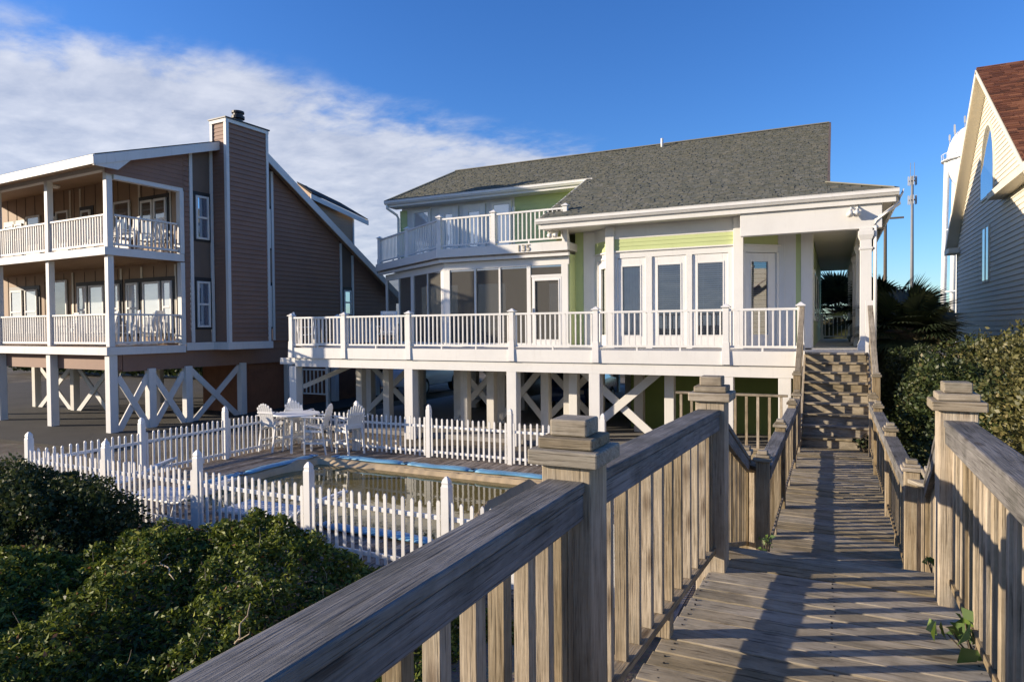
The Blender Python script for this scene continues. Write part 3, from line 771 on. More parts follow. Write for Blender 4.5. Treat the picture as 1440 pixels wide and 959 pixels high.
mb = MB(); mb.bar((p.x-0.3, p.y-0.12, 0.35), (p.x+0.3, p.y+0.12, 0.35), 0.03, 0.06); mb.bar((p.x+0.12, p.y-0.3, 0.40), (p.x-0.12, p.y+0.3, 0.40), 0.03, 0.06); mb.build('stretcher', 'vinyl', t)
def lounger():
    t = thing('lounge_chair', '', 'lounge chair', (0, 0, 0), 'white strapped loungers behind the near fence')
    for s_ in (-1, 1):
        mb = MB(); mb.tube([(-0.95, 0.31*s_, 0.30), (0.25, 0.31*s_, 0.30), (0.40, 0.31*s_, 0.32), (0.95, 0.31*s_, 0.62)], 0.022, 8); mb.build('side_rail', 'vinyl', t, smooth=True)
        for x in (-0.75, 0.3):
            mb = MB(); mb.tube([(x-0.12, 0.31*s_, 0.0), (x, 0.31*s_, 0.29)], 0.02, 8); mb.build('leg', 'vinyl', t, smooth=True)
    mb = MB()
    for k in range(15): mb.box(-0.92+k*0.085, -0.92+k*0.085+0.055, -0.31, 0.31, 0.312, 0.322)
    mb.build('seat', 'wstrap', t)
    mb = MB()
    for k in range(7):
        x = 0.42+k*0.075; z = 0.335+(x-0.40)*0.545; mb.bar((x, -0.31, z+0.02), (x, 0.31, z+0.02), 0.055, 0.012)
    mb.build('backrest', 'wstrap', t)
    return t
lg = lounger(); lg.location = (-9.55, 7.22, 0.002); lg['label'] = 'white strapped lounger behind the near fence, closest to the dark left bush'
copy_tree(lg, (-7.35, 7.25, 0.002), 0.05, 'white strapped lounger behind the near fence, in front of the murky pool')
copy_tree(lg, (-11.75, 7.6, 0.002), 0.5, 'white strapped lounger turned at an angle in the left fence corner')
# ================================================================== GREEN HOUSE
GH = thing('green_house', 'pale green beach house on white pilings with grey shingle roof and wide white deck', 'house', (-7.8, 22.0, -0.1))
DZ, DY = 2.42, 15.42
def bx(name, mat, *a, parent=None, bevel=0.0):
    mb = MB(); mb.box(*a); return mb.build(name, mat, GH if parent is None else parent, bevel=bevel)
# --- deck
mb = MB(); y = DY+0.06
while y < 18.3: mb.box(-15.05, -0.66, y, y+0.135, DZ-0.035, DZ); y += 0.142
mb.box(-0.655, 0.82, 15.56, 17.2, DZ-0.035, DZ-0.002)
y = 17.2
while y < 31: mb.box(-0.48, 0.82, y, y+0.135, DZ-0.035, DZ-0.002); y += 0.142
deck = mb.build('deck', 'soffit', GH)
mb = MB(); mb.box(-15.12, -0.64, DY, DY+0.045, 2.115, DZ+0.012); mb.box(-15.12, -15.075, DY+0.047, 20.3, 2.115, DZ+0.012)
mb.box(-0.685, -0.64, DY+0.047, 16.4, 2.115, DZ+0.012)
mb.build('upper_fascia', 'white', deck, bevel=0.004)
mb = MB(); mb.box(-15.05, -0.70, DY+0.06, DY+0.16, 1.85, 2.112); mb.box(-15.05, -14.95, DY+0.165, 20.3, 1.85, 2.112)
mb.box(-15.9, -15.06, 15.7, 15.8, 1.90, 2.10)
mb.build('lower_beam', 'white', deck, bevel=0.004)
mb = MB()
for x in np.arange(-14.8, 0.7, 0.45): mb.box(x, x+0.04, 15.6, 31, 2.13, 2.38)
mb.build('joist', 'pile', deck)
bx('floor_slab', 'pile', -15.1, -0.5, 18.35, 32, 2.2, 2.38)
# --- pilings and cross braces
def piling(x, y, s=0.26, top=1.85, mat='white'):
    mb = MB(); mb.box(x-s/2, x+s/2, y-s/2, y+s/2, -0.2, top); return mb.build('piling', mat, GH, bevel=0.008)
for px in (416, 578, 722, 838): 
    x = at(px, 560, y=15.6).x; piling(x, 15.62, 0.28)
for x in (-2.15, -0.95): piling(x, 15.62, 0.26)
for y, xs in ((18.6, (-14.6, -12.6, -11.0, -9.4, -7.9, -6.2, -5.0)), (21.8, (-14.6, -12.2, -10.2, -8.2, -6.2)), (25.4, (-14.6, -11.8, -9.4, -7.0)), (29.5, (-14.6, -11.8, -9.0, -6.2, -3.2, -0.8))):
    for x in xs: piling(x, y, 0.26, 2.2, 'pile')
for px in (508, 546, 655, 692, 768, 800):
    piling(at(px, 560, y=17.5).x, 17.5, 0.24, 2.1, 'pile')
for x, y in ((-6.35, 16.9), (-3.75, 16.9)): piling(x, y, 0.24, 1.9, 'white')
def brace(x0, x1, y, z0=0.15, z1=1.85, w=0.19, mat='pile'):
    for k, (a, b) in enumerate((((x0, z0), (x1, z1)), ((x0, z1), (x1, z0)))):
        mb = MB(); yy = y+(0.03 if k else -0.03); mb.bar((a[0], yy, a[1]), (b[0], yy, b[1]), 0.05, w, up=(0, 0, 1)); mb.build('cross_brace', mat, GH, bevel=0.004)
brace(-6.25, -3.8, 16.72, -0.1, 2.0, 0.21, 'white')
brace(-11.0, -9.4, 18.45); brace(-9.4, -7.9, 18.45); brace(-7.9, -6.2, 18.45); brace(-14.6, -12.6, 18.45); brace(-12.2, -10.2, 21.65)
mb = MB(); mb.bar((-15.0, 15.75, 1.2), (-14.3, 17.5, 1.85), 0.05, 0.14); mb.build('cross_brace', 'pile', GH)
# --- storage room under the house
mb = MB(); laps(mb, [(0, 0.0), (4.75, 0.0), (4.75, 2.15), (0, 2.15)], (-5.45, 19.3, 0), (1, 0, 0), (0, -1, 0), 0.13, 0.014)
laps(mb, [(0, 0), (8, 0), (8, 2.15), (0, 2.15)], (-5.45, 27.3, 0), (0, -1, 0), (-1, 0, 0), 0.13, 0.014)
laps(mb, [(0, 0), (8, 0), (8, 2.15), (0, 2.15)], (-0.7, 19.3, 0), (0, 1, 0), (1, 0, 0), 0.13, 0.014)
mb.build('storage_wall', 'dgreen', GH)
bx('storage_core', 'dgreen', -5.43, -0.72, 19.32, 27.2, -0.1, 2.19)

# --- balusters and railings
def dbal(h): return balmesh(h, 0.032, 'vinyl')
def drail(parent, posts, z, h=0.95, step=0.135, first=True, mids=True, post_w=0.13, zdrop=0.30):
    """white deck railing: posts are (x, y) points"""
    mb = MB()
    for a, b in zip(posts, posts[1:]):
        A, B = V((*a, z)), V((*b, z)); mb.bar(A+V((0, 0, h-0.025)), B+V((0, 0, h-0.025)), 0.075, 0.05); mb.bar(A+V((0, 0, 0.10)), B+V((0, 0, 0.10)), 0.05, 0.05)
        L_ = (B-A).length
        if mids:
            for k in range(1, max(2, round(L_/1.1))): c = A.lerp(B, k/max(2, round(L_/1.1))); mb.box(c.x-0.02, c.x+0.02, c.y-0.02, c.y+0.02, z, z+0.074)
    rl = mb.build('deck_railing', 'vinyl', parent)
    for k, a in enumerate(posts):
        if k == 0 and not first: continue
        w = post_w/2
        mb = MB(); mb.box(a[0]-w, a[0]+w, a[1]-w, a[1]+w, z-zdrop, z+h+0.03); mb.frustum(a, w+0.025, w+0.025, w+0.012, w+0.012, z-zdrop-0.001, z+0.20); mb.frustum(a, w+0.035, w+0.035, w+0.035, w+0.035, z+h+0.032, z+h+0.06); mb.frustum(a, w+0.02, w+0.02, 0.012, 0.012, z+h+0.06, z+h+0.12)
        mb.build('railing_post', 'vinyl', rl, bevel=0.003)
    for a, b in zip(posts, posts[1:]):
        A, B = V((*a, z)), V((*b, z)); L_ = (B-A).length; n = int((L_-0.12)/step)
        rz = math.atan2(B.y-A.y, B.x-A.x)
        for k in range(n): place(random.choice(dbal(h-0.175)), 'baluster', A.lerp(B, (k+0.9)/(n+0.8))+V((0, 0, 0.125)), rl, rz)
    return rl
RY = DY+0.05
xs = [at(px, 441, y=RY).x for px in (410, 484, 575, 720, 838, 1021, 1126)]
drail(GH, [(x, RY) for x in xs], DZ+0.01)
drail(GH, [(xs[0], RY), (xs[0], 17.6), (xs[0], 19.6)], DZ+0.01, first=False, mids=False, step=0.2)

# --- ground floor front: bay with glazed doors, green panels and white trim
def wallseg(a, b, z0, z1, th, mat, name, parent=None, outset=0.0, bevel=0.003):
    """upright slab between plan points a, b; outside is to the right of a->b rotated -90 (towards the camera)"""
    A, B = V((*a, 0)), V((*b, 0)); d = (B-A).normalized(); n = V((d.y, -d.x, 0))
    c = (A+B)/2+n*(outset-th/2)+V((0, 0, (z0+z1)/2))
    mb = MB(); mb.obox(c, d*((B-A).length/2), n*(th/2), V((0, 0, (z1-z0)/2))); return mb.build(name, mat, GH if parent is None else parent, bevel=bevel)
def gdoor(a, b, z0, z1, gw0, gw1, blind='blind', frame='vinyl', name='door', zg0=0.32, zgt=0.22, pane='glass', outset=0.05):
    """glazed door leaf in the wall line a-b: slab with an opening, pane, and blind behind"""
    A, B = V((*a, 0)), V((*b, 0)); d = (B-A).normalized(); n = V((d.y, -d.x, 0)); w = (B-A).length
    def piece(mb, u0, u1, za, zb, o0, o1): mb.obox(A+d*((u0+u1)/2)+n*((o0+o1)/2)+V((0, 0, (za+zb)/2)), d*((u1-u0)/2), n*((o1-o0)/2), V((0, 0, (zb-za)/2)))
    mb = MB(); o = outset
    piece(mb, 0, gw0, z0, z1, o-0.05, o); piece(mb, gw1, w, z0, z1, o-0.05, o); piece(mb, gw0+.0005, gw1-.0005, z0, z0+zg0, o-0.05, o); piece(mb, gw0+.0005, gw1-.0005, z1-zgt, z1, o-0.05, o)
    dr = mb.build(name, frame, GH, bevel=0.005)
    mb = MB(); za, zb = z0+zg0, z1-zgt
    for (u0, u1, a_, b_) in ((gw0-0.03, gw0, za-0.03, zb+0.03), (gw1, gw1+0.03, za-0.03, zb+0.03), (gw0, gw1, za-0.03, za), (gw0, gw1, zb, zb+0.03)): piece(mb, u0+.0004, u1-.0004, a_, b_, o-0.001, o+0.012)
    mb.build('glazing_bead', frame, dr)
    mb = MB(); P = A+n*(o-0.025); mb.poly([P+d*gw0+V((0, 0, za)), P+d*gw1+V((0, 0, za)), P+d*gw1+V((0, 0, zb)), P+d*gw0+V((0, 0, zb))]); mb.build('pane', 'lglass' if blind == 'curtain' else pane, dr)
    if blind:
        mb = MB()
        if blind == 'blind':
            z = za+0.03
            while z < zb:
                c_ = A+d*((gw0+gw1)/2)+n*(o-0.085)+V((0, 0, z)); mb.obox(c_, d*((gw1-gw0)/2-0.004), (n*0.45+V((0, 0, -0.9))).normalized()*0.017, (n*0.9+V((0, 0, 0.45))).normalized()*0.0012); z += 0.055
            for u in (gw0+0.2*(gw1-gw0), gw0+0.8*(gw1-gw0)): piece(mb, u-0.004, u+0.004, za, zb, o-0.062, o-0.058)
            mb.build('blind', 'blind', dr)
        else:
            for k in range(12):
                u0 = gw0+(gw1-gw0)*k/12; u1 = u0+(gw1-gw0)/12; mb.obox(A+d*((u0+u1)/2)+n*(o-0.10+0.012*(k % 2))+V((0, 0, (za+zb)/2)), d*((u1-u0)/2), n*0.004, V((0, 0, (zb-za)/2)))
            mb.build('curtain', 'curtain', dr)
    return dr
S0, S1, F1, F2, R1, R2 = (-6.78, 18.2), (-6.20, 18.2), (-5.50, 17.5), (-2.15, 17.5), (-1.22, 18.3), (-0.50, 18.3)
ZT = 5.74   # soffit
def bay(a, b, doors, panel=True, head=4.86):
    """wall with door openings; doors: list of (u0, u1, gw0, gw1, blind) along a-b"""
    A, B = V((*a, 0)), V((*b, 0)); d = (B-A).normalized(); w = (B-A).length
    q = lambda u: (A.x+d.x*u, A.y+d.y*u)
    wallseg(a, b, head, head+0.16, 0.12, 'white', 'door_header')
    wallseg(q(0.02), q(w-0.02), head+0.162, head+0.20, 0.10, 'white', 'header_ledge', outset=0.05)
    if panel:
        A3 = V((a[0], a[1], head+0.202)); mb = MB(); n = V((d.y, -d.x, 0))
        laps(mb, [(0.05, 0), (w-0.05, 0), (w-0.05, 0.32), (0.05, 0.32)], A3, d, n, 0.107, 0.012); mb.build('wall', 'green', GH)
    wallseg(a, b, head+0.52, ZT, 0.12, 'white', 'frieze_board', outset=0.01)
    us = [0.0]
    for (u0, u1, *_r) in doors: us += [u0, u1]
    us.append(w)
    for k in range(0, len(us), 2):
        if us[k+1]-us[k] > 0.01: wallseg(q(us[k]), q(us[k+1]), DZ, head-0.001, 0.12, 'white', 'door_jamb', outset=0.02)
    for (u0, u1, g0, g1, bl) in doors:
        gdoor(q(u0+0.002), q(u1-0.002), DZ+0.03, head-0.012, g0, g1, bl, outset=-0.02)
bay(F1, F2, [(0.20, 0.98, 0.13, 0.62, 'curtain'), (1.15, 2.05, 0.15, 0.74, 'blind'), (2.20, 3.10, 0.14, 0.76, 'blind')])
bay(S1, F1, [(0.22, 0.86, 0.16, 0.50, 'curtain')])
bay(F2, R1, [(0.20, 1.10, 0.17, 0.66, 'blind')])
for (x, y), s_ in ((F1, 0.24), (F2, 0.24), (S1, 0.16), (R1, 0.2)):
    mb = MB(); mb.obox((x, y+0.04, (DZ+ZT)/2), (s_/2, 0, 0), (0, s_/2, 0), (0, 0, (ZT-DZ)/2-0.002)); mb.build('corner_pilaster', 'white', GH, bevel=0.006)
def lapwall(a, b, z0, z1, mat, lap=0.14, name='wall'):
    A = V((*a, 0)); B = V((*b, 0)); d = (B-A).normalized(); n = V((d.y, -d.x, 0)); mb = MB(); laps(mb, [(0, z0), ((B-A).length, z0), ((B-A).length, z1), (0, z1)], A, d, n, lap, 0.014)
    return mb.build(name, mat, GH)
lapwall(S0, S1, DZ, ZT, 'green'); lapwall(R1, R2, DZ, ZT, 'green'); lapwall(R2, (-0.5, 32), DZ, 6.0, 'green')
wallseg((-6.52, 18.2), (-6.2, 18.2), DZ, ZT, 0.05, 'white', 'corner_board', outset=0.03)
wallseg((-1.16, 18.3), (-0.86, 18.3), DZ, ZT, 0.05, 'white', 'corner_board', outset=0.03)
wallseg((-0.74, 18.3), (-0.49, 18.3), DZ, ZT, 0.05, 'white', 'corner_board', outset=0.03)
bx('corner_board', 'white', -0.50, -0.46, 18.32, 18.6, DZ, 5.3)
for y in (20.0, 22.6, 25.2):
    bx('window', 'white', -0.50, -0.455, y, y+1.0, DZ+0.7, DZ+2.1); bx('window', 'dglass', -0.453, -0.450, y+0.08, y+0.92, DZ+0.78, DZ+2.02)
# dark room behind the doors
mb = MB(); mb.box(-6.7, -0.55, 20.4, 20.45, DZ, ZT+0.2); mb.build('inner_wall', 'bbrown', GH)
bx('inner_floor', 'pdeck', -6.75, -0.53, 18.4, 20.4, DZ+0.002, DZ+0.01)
mb = MB(); mb.poly([(-5.45, 17.62, DZ+0.008), (-2.2, 17.62, DZ+0.008), (-1.3, 18.4, DZ+0.008), (-6.1, 18.4, DZ+0.008)]); mb.build('inner_floor', 'pdeck', GH)
bx('inner_ceiling', 'soffit', -6.75, -0.52, 17.7, 21.5, ZT+0.03, ZT+0.06)

# --- screened porch and balcony above it
G0, G1, G2 = (-15.25, 20.42), (-10.95, 17.66), (-6.78, 17.66)
ZH = 4.80
def screenwall(a, b, cuts, door=None):
    A, B = V((*a, 0)), V((*b, 0)); d = (B-A).normalized(); n = V((d.y, -d.x, 0)); w = (B-A).length; q = lambda u: (A.x+d.x*u, A.y+d.y*u)
    wallseg(a, b, ZH, 5.02, 0.10, 'white', 'porch_header'); wallseg(a, b, DZ, DZ+0.12, 0.08, 'white', 'porch_sill')
    for (u, s_) in cuts: wallseg(q(u-s_/2), q(u+s_/2), DZ+0.121, ZH-0.001, 0.07, 'white', 'screen_post', outset=0.004 if s_ > 0.1 else 0.0)
    us = [c[0] for c in cuts]
    for u0, u1 in zip(us, us[1:]):
        if door and abs(u0-door[0]) < 0.01: continue
        P = A-n*0.03; mb = MB(); mb.poly([P+d*u0+V((0, 0, DZ+.12)), P+d*u1+V((0, 0, DZ+.12)), P+d*u1+V((0, 0, ZH)), P+d*u0+V((0, 0, ZH))]); mb.build('insect_screen', 'screen', GH)
fx = lambda px: at(px, 400, y=17.66).x-G1[0]
screenwall(G1, G2, [(0.09, 0.24), (fx(628), 0.07), (fx(668), 0.06), (fx(702.5), 0.06), (fx(743.5), 0.12), (fx(794), 0.2)], door=(fx(743.5),))
u0, u1 = fx(747), fx(790)
q = lambda u: (G1[0]+u, 17.66)
wallseg(q(u0), q(u1), 4.46, 4.53, 0.07, 'white', 'transom_bar')
mb = MB(); mb.poly([(q(u0)[0], 17.68, 4.53), (q(u1)[0], 17.68, 4.53), (q(u1)[0], 17.68, ZH), (q(u0)[0], 17.68, ZH)]); mb.build('insect_screen', 'screen', GH)
sd = gdoor(q(u0+0.03), q(u1-0.01), DZ+0.03, 4.455, 0.09, u1-u0-0.13, None, 'vinyl', 'screen_door', 0.2, 0.1, 'screen', 0.01)
bx('handle', 'metal', q(u0)[0]+0.045, q(u0)[0]+0.065, 17.60, 17.648, 3.42, 3.56, parent=sd)
LW = math.hypot(G1[0]-G0[0], G1[1]-G0[1])
screenwall(G0, G1, [(0.08, 0.16), (LW*0.26, 0.06), (LW*0.50, 0.24), (LW*0.75, 0.05), (LW-0.12, 0.22)])
mb = MB(); mb.box(-15.2, -6.8, 21.3, 21.36, DZ, 5.1); mb.build('porch_back_wall', 'tan', GH)
for x0, x1 in ((-14.2, -12.6), (-11.8, -10.6), (-8.9, -8.0)): bx('porch_window', 'dglass', x0, x1, 21.27, 21.295, 2.6, 4.6)
bx('porch_side_wall', 'green', -6.83, -6.78, 17.72, 21.3, DZ, 5.1)
mb = MB(); mb.prism([(-15.2, 20.4, 2.385), (-10.95, 17.7, 2.385), (-6.8, 17.7, 2.385), (-6.8, 21.3, 2.385), (-15.2, 21.3, 2.385)], (0, 0, 0.04)); mb.build('porch_floor', 'pdeck', GH)
# balcony slab, trims
H0, H1, H2 = (-15.62, 20.35), (-11.02, 17.42), (-6.72, 17.42)
def belt(z0, z1, off, mat, name, th=0.06):
    for a, b in ((H0, H1), (H1, H2)):
        wallseg(a, b, z0, z1, th, mat, name, outset=off)
mb = MB(); mb.prism([(*H0, 5.19), (*H1, 5.19), (*H2, 5.19), (-6.72, 21.55, 5.19), (-15.6, 21.55, 5.19)], (0, 0, 0.22)); mb.build('balcony_floor', 'soffit', GH)
belt(5.17, 5.43, 0.03, 'white', 'balcony_fascia'); belt(5.03, 5.13, -0.06, 'white', 'porch_gutter', 0.12); belt(5.125, 5.15, -0.02, 'pdeck', 'drip_edge', 0.1)
bp = at(694, 320, y=17.46).x
drail(GH, [(-15.5, 20.42), (-13.2, 18.94), (-10.98, 17.48), (bp, 17.48), (-6.80, 17.48)], 5.43, zdrop=0.24)
# house number on the balcony fascia
fc = bpy.data.curves.new('house_number', 'FONT'); fc.body = '135'; fc.size = 0.27; fc.extrude = 0.008; fc.offset = 0.004; fc.align_x = 'CENTER'; fc.space_character = 1.1
fo = bpy.data.objects.new('tmp', fc); COL.objects.link(fo); bpy.context.view_layer.update()
me = bpy.data.meshes.new_from_object(fo.evaluated_get(bpy.context.evaluated_depsgraph_get())); bpy.data.objects.remove(fo)
me.transform(Matrix.Rotation(math.pi/2, 4, 'X')); me.materials.clear(); me.materials.append(M['number'])
nx_ = at(736, 350, y=17.38); place(me, 'house_number', (nx_.x, 17.375, 5.205), GH)

# --- second floor behind the balcony
WY = 21.6; ZB = 5.43; ZE2 = 7.72
wallseg((-15.3, WY), (-6.7, WY), ZB, ZE2, 0.12, 'white', 'upper_wall')
lapwall((at(724, 300, y=WY).x, WY-0.01), (-6.7, WY-0.01), ZB, ZE2, 'green'); lapwall((at(563, 300, y=WY).x, WY-0.01), (at(573, 300, y=WY).x, WY-0.01), ZB, ZE2-0.1, 'green')
for p0, p1, kind in ((580, 606, 'w'), (619, 645, 'd'), (652, 683, 'd'), (691, 720, 'w')):
    a = (at(p0, 300, y=WY-0.02).x, WY-0.02); b = (at(p1, 300, y=WY-0.02).x, WY-0.02); w = b[0]-a[0]
    gdoor(a, b, ZB+0.02, ZE2-0.12, 0.10 if kind == 'w' else 0.24, w-(0.10 if kind == 'w' else 0.24), None, 'vinyl', 'window' if kind == 'w' else 'door', 0.4, 0.12 if kind == 'w' else 0.28, 'bglass', 0.06)
mb = MB(); mb.lathe((at(722, 270, y=21.4).x, 21.4, 7.1), [(0.03, 0), (0.07, 0.04), (0.07, 0.2), (0.03, 0.25)], 10); mb.build('wall_lamp', 'white', GH, smooth=True)
mb = MB(); laps(mb, [(0, ZB), (4.0, ZB), (4.0, 7.80), (0, 5.95)], (-7.08, WY, 0), (0, -1, 0), (-1, 0, 0)) if False else laps(mb, [(0, ZB), (4.1, ZB), (4.1, 5.98), (0, 7.85)], (-7.08, WY, 0), (0, -1, 0), (-1, 0, 0)); mb.build('wall', 'green', GH)

# --- roof
PT = 0.47; sd_ = V((0, 1, PT)).normalized(); cs = math.sqrt(1+PT*PT)
EY, EZ = 16.90, 6.0; RYD = 25.15
s_of = lambda y: (y-EY)*cs
XL, XM, XR = -15.62, -7.38, -0.13
mb = MB(); shingles(mb, [(XM, 0), (XR, 0), (XR, s_of(RYD)), (XM, s_of(RYD))], (0, EY, EZ), (1, 0, 0), sd_, 0.125, 0.15, 0.024)
shingles(mb, [(XL, s_of(21.02)), (XM, s_of(21.02)), (XM, s_of(RYD)), (-14.85, s_of(RYD))], (0, EY, EZ), (1, 0, 0), sd_, 0.125, 0.15, 0.024)
# low porch roof at the right corner (front triangle) and its side slope
hipz = EZ+PT*(17.85-EY)
mb2 = [(XR, EY, EZ), (1.27, EY, EZ), (XR, 17.85, hipz)]
shingles(mb, [(XR, 0), (1.27, 0), (XR+0.01, s_of(17.85))], (0, EY, EZ), (1, 0, 0), sd_)
u2 = V((0, 1, 0)); s2 = V((-(1.27-XR), 0, hipz-EZ)).normalized(); w2 = (V((1.27-XR, 0, hipz-EZ))).length
shingles(mb, [(0, 0), (15, 0), (15, w2), (0.95, w2)], (1.27, EY, EZ), u2, s2)
roof = mb.build('roof', 'shingle', GH)
ZRG = EZ+PT*(RYD-EY)
mb = MB(); mb.poly([(XL, 21.02, EZ+PT*(21.02-EY)), (-14.85, RYD, ZRG), (XL, 2*RYD-21.02, EZ+PT*(21.02-EY))]); mb.poly([(XL, 2*RYD-21.02, EZ+PT*(21.02-EY)), (-14.85, RYD, ZRG), (XR, RYD, ZRG), (XR, 33.4, EZ), (XM, 33.4, EZ)])
mb.build('back_slope', 'shingle', roof)
mb = MB(); mb.bar((-14.9, RYD, ZRG+0.01), (XR, RYD, ZRG+0.01), 0.24, 0.035); mb.build('ridge_cap', 'shingle', roof); mb = MB(); mb.bar((XL, 21.0, EZ+PT*(21.0-EY)+0.03), (-14.87, RYD, ZRG+0.02), 0.2, 0.03); mb.build('ridge_cap', 'shingle', roof); mb = MB()
mb.bar((XR, 17.85, hipz+0.02), (1.26, EY+0.01, EZ+0.03), 0.2, 0.03); mb.build('ridge_cap', 'shingle', roof)
mb = MB(); mb.prism([(XR+0.02, 17.2, 6.1), (XR+0.02, RYD, ZRG-0.05), (XR+0.02, 32, 6.1)], (-0.1, 0, 0)); mb.build('gable_wall', 'green', roof)
mb = MB(); mb.bar((XR+0.02, 17.9, hipz-0.06), (XR+0.02, RYD+0.03, ZRG-0.06), 0.06, 0.19); mb.build('rake_board', 'bbrown', roof)
mb = MB(); mb.bar((XM-0.02, EY+0.02, EZ-0.07), (XM-0.02, 21.6, EZ+PT*(21.6-EY)-0.07), 0.04, 0.14); mb.build('rake_board', 'white', roof)
# soffits, fascia, gutters
mb = MB(); mb.prism([(XM, EY+0.02, 5.745), (1.22, EY+0.02, 5.745), (1.22, 18.5, 5.745), (XM, 18.5, 5.745)], (0, 0, 0.03)); mb.build('soffit', 'soffit', roof)
bx('fascia_board', 'white', XM, 1.24, EY-0.005, EY+0.03, 5.72, 5.985, parent=roof)
bx('fascia_board', 'white', 1.225, 1.26, EY+0.032, 31.5, 5.72, 5.985, parent=roof)
def gutter(a, b, z, n_out):
    A, B = V((*a, z)), V((*b, z)); n = V((*n_out, 0)); u = V((0, 0, 1))
    pr = [(0, 0), (0.07, 0), (0.105, 0.045), (0.125, 0.06), (0.125, 0.125), (0.135, 0.13), (0.135, 0.14), (0.113, 0.14), (0.113, 0.07), (0.06, 0.015), (0.012, 0.015), (0.012, 0.14), (0, 0.14)]
    mb = MB(); m_ = len(pr)
    P = [A+n*a_+u*b_ for a_, b_ in pr]+[B+n*a_+u*b_ for a_, b_ in pr]
    mb._add(P, [(i, (i+1) % m_, m_+(i+1) % m_, m_+i) for i in range(m_)]+[tuple(range(m_)), tuple(range(2*m_-1, m_-1, -1))])
    return mb.build('gutter', 'vinyl', roof)
gutter((XM-0.05, EY-0.008), (1.30, EY-0.008), 5.855, (0, -1)); gutter((1.265, EY+0.0), (1.265, 31.5), 5.845, (1, 0))
ZU = EZ+PT*(21.02-EY)
bx('fascia_board', 'white', XL+0.02, XM-0.03, 21.03, 21.07, ZU-0.24, ZU-0.02, parent=roof); gutter((XL-0.03, 21.025), (XM+0.2, 21.025), ZU-0.15, (0, -1))
mb = MB(); mb.prism([(XL+0.03, 21.075, ZU-0.235), (-6.8, 21.075, ZU-0.235), (-6.8, 21.62, ZU-0.235), (XL+0.03, 21.62, ZU-0.235)], (0, 0, 0.03)); mb.build('soffit', 'soffit', roof)
mb = MB(); mb.tube([(XL+0.06, 20.98, ZU-0.15), (XL+0.06, 20.98, ZU-0.28), (XL+0.22, 21.40, ZU-0.50), (XL+0.24, 21.47, ZU-0.62), (XL+0.24, 21.47, ZB)], 0.05, 8); mb.build('downspout', 'vinyl', roof, smooth=True)
mb = MB(); mb.tube([(1.32, 17.05, 5.86), (1.32, 17.05, 5.7), (0.85, 16.98, 5.35), (0.84, 16.98, 5.2), (0.84, 16.98, 2.5)], 0.04, 8); mb.build('downspout', 'vinyl', roof, smooth=True)
vp = at(931, 202, y=24.7); mb = MB(); mb.tube([(vp.x, 24.7, ZRG-0.35), (vp.x, 24.7, ZRG+0.11)], 0.05, 10); mb.build('vent_pipe', 'white', roof, smooth=True)
# --- side porch: beam, ceiling, columns
mb = MB(); mb.box(-2.05, 0.98, 16.98, 17.22, 5.18, 5.742); mb.build('porch_beam', 'white', GH, bevel=0.006)
mb = MB(); mb.box(0.52, 0.78, 17.225, 31, 5.18, 5.70); mb.build('porch_beam', 'white', GH)
mb = MB()
for k in range(48): mb.box(-0.48, 0.52, 17.3+k*0.29, 17.3+k*0.29+0.283, 5.30, 5.33)
mb.build('porch_ceiling', 'soffit', GH)
mb = MB(); mb.prism([(-2.0, 17.25, 5.62), (0.5, 17.25, 5.62), (0.5, 18.3, 5.62), (-1.2, 18.3, 5.62)], (0, 0, 0.03)); mb.build('porch_ceiling', 'soffit', GH)
def column(x, y):
    mb = MB(); c = (x, y)
    for (a0, a1, z0, z1) in ((0.165, 0.165, 0, 0.10), (0.165, 0.125, 0.10, 0.22), (0.115, 0.115, 0.22, 2.28), (0.135, 0.135, 2.28, 2.33), (0.115, 0.115, 2.33, 2.50), (0.12, 0.155, 2.50, 2.60), (0.155, 0.155, 2.60, 2.70), (0.13, 0.13, 2.70, 2.765)):
        mb.frustum(c, a0, a0, a1, a1, DZ+z0, DZ+z1-0.0005)
    return mb.build('porch_column', 'white', GH, bevel=0.004)
for y in (17.05, 20.4, 23.8, 27.2, 30.6): column(0.66, y)
rl = drail(GH, [(0.66, 20.4), (0.66, 23.8), (0.66, 27.2), (0.66, 30.6)], DZ, step=0.4, mids=False)
drail(GH, [(-0.45, 30.7), (0.6, 30.7)], DZ, step=0.14, mids=False)
bx('porch_newel', 'vinyl', 0.60, 0.74, 15.50, 15.64, 1.9, 3.50); bx('porch_newel', 'vinyl', -0.70, -0.56, 15.60, 15.74, 1.9, 3.45)
for (x, y, z) in ((at(1197, 285, y=16.95).x, 16.96, 5.55), (at(1206, 285, y=16.95).x, 16.96, 5.55), (at(778, 330, y=17.35).x, 17.3, 5.62), (at(786, 330, y=17.35).x, 17.3, 5.62)):
    mb = MB(); mb.tube([(x, y+0.02, z+0.14), (x, y-0.05, z+0.06)], 0.018, 8); mb.tube([(x, y-0.04, z+0.06), (x-0.02, y-0.12, z-0.02), (x-0.03, y-0.17, z-0.07)], [0.03, 0.055, 0.075], 10); mb.build('flood_light', 'vinyl', GH, smooth=True)

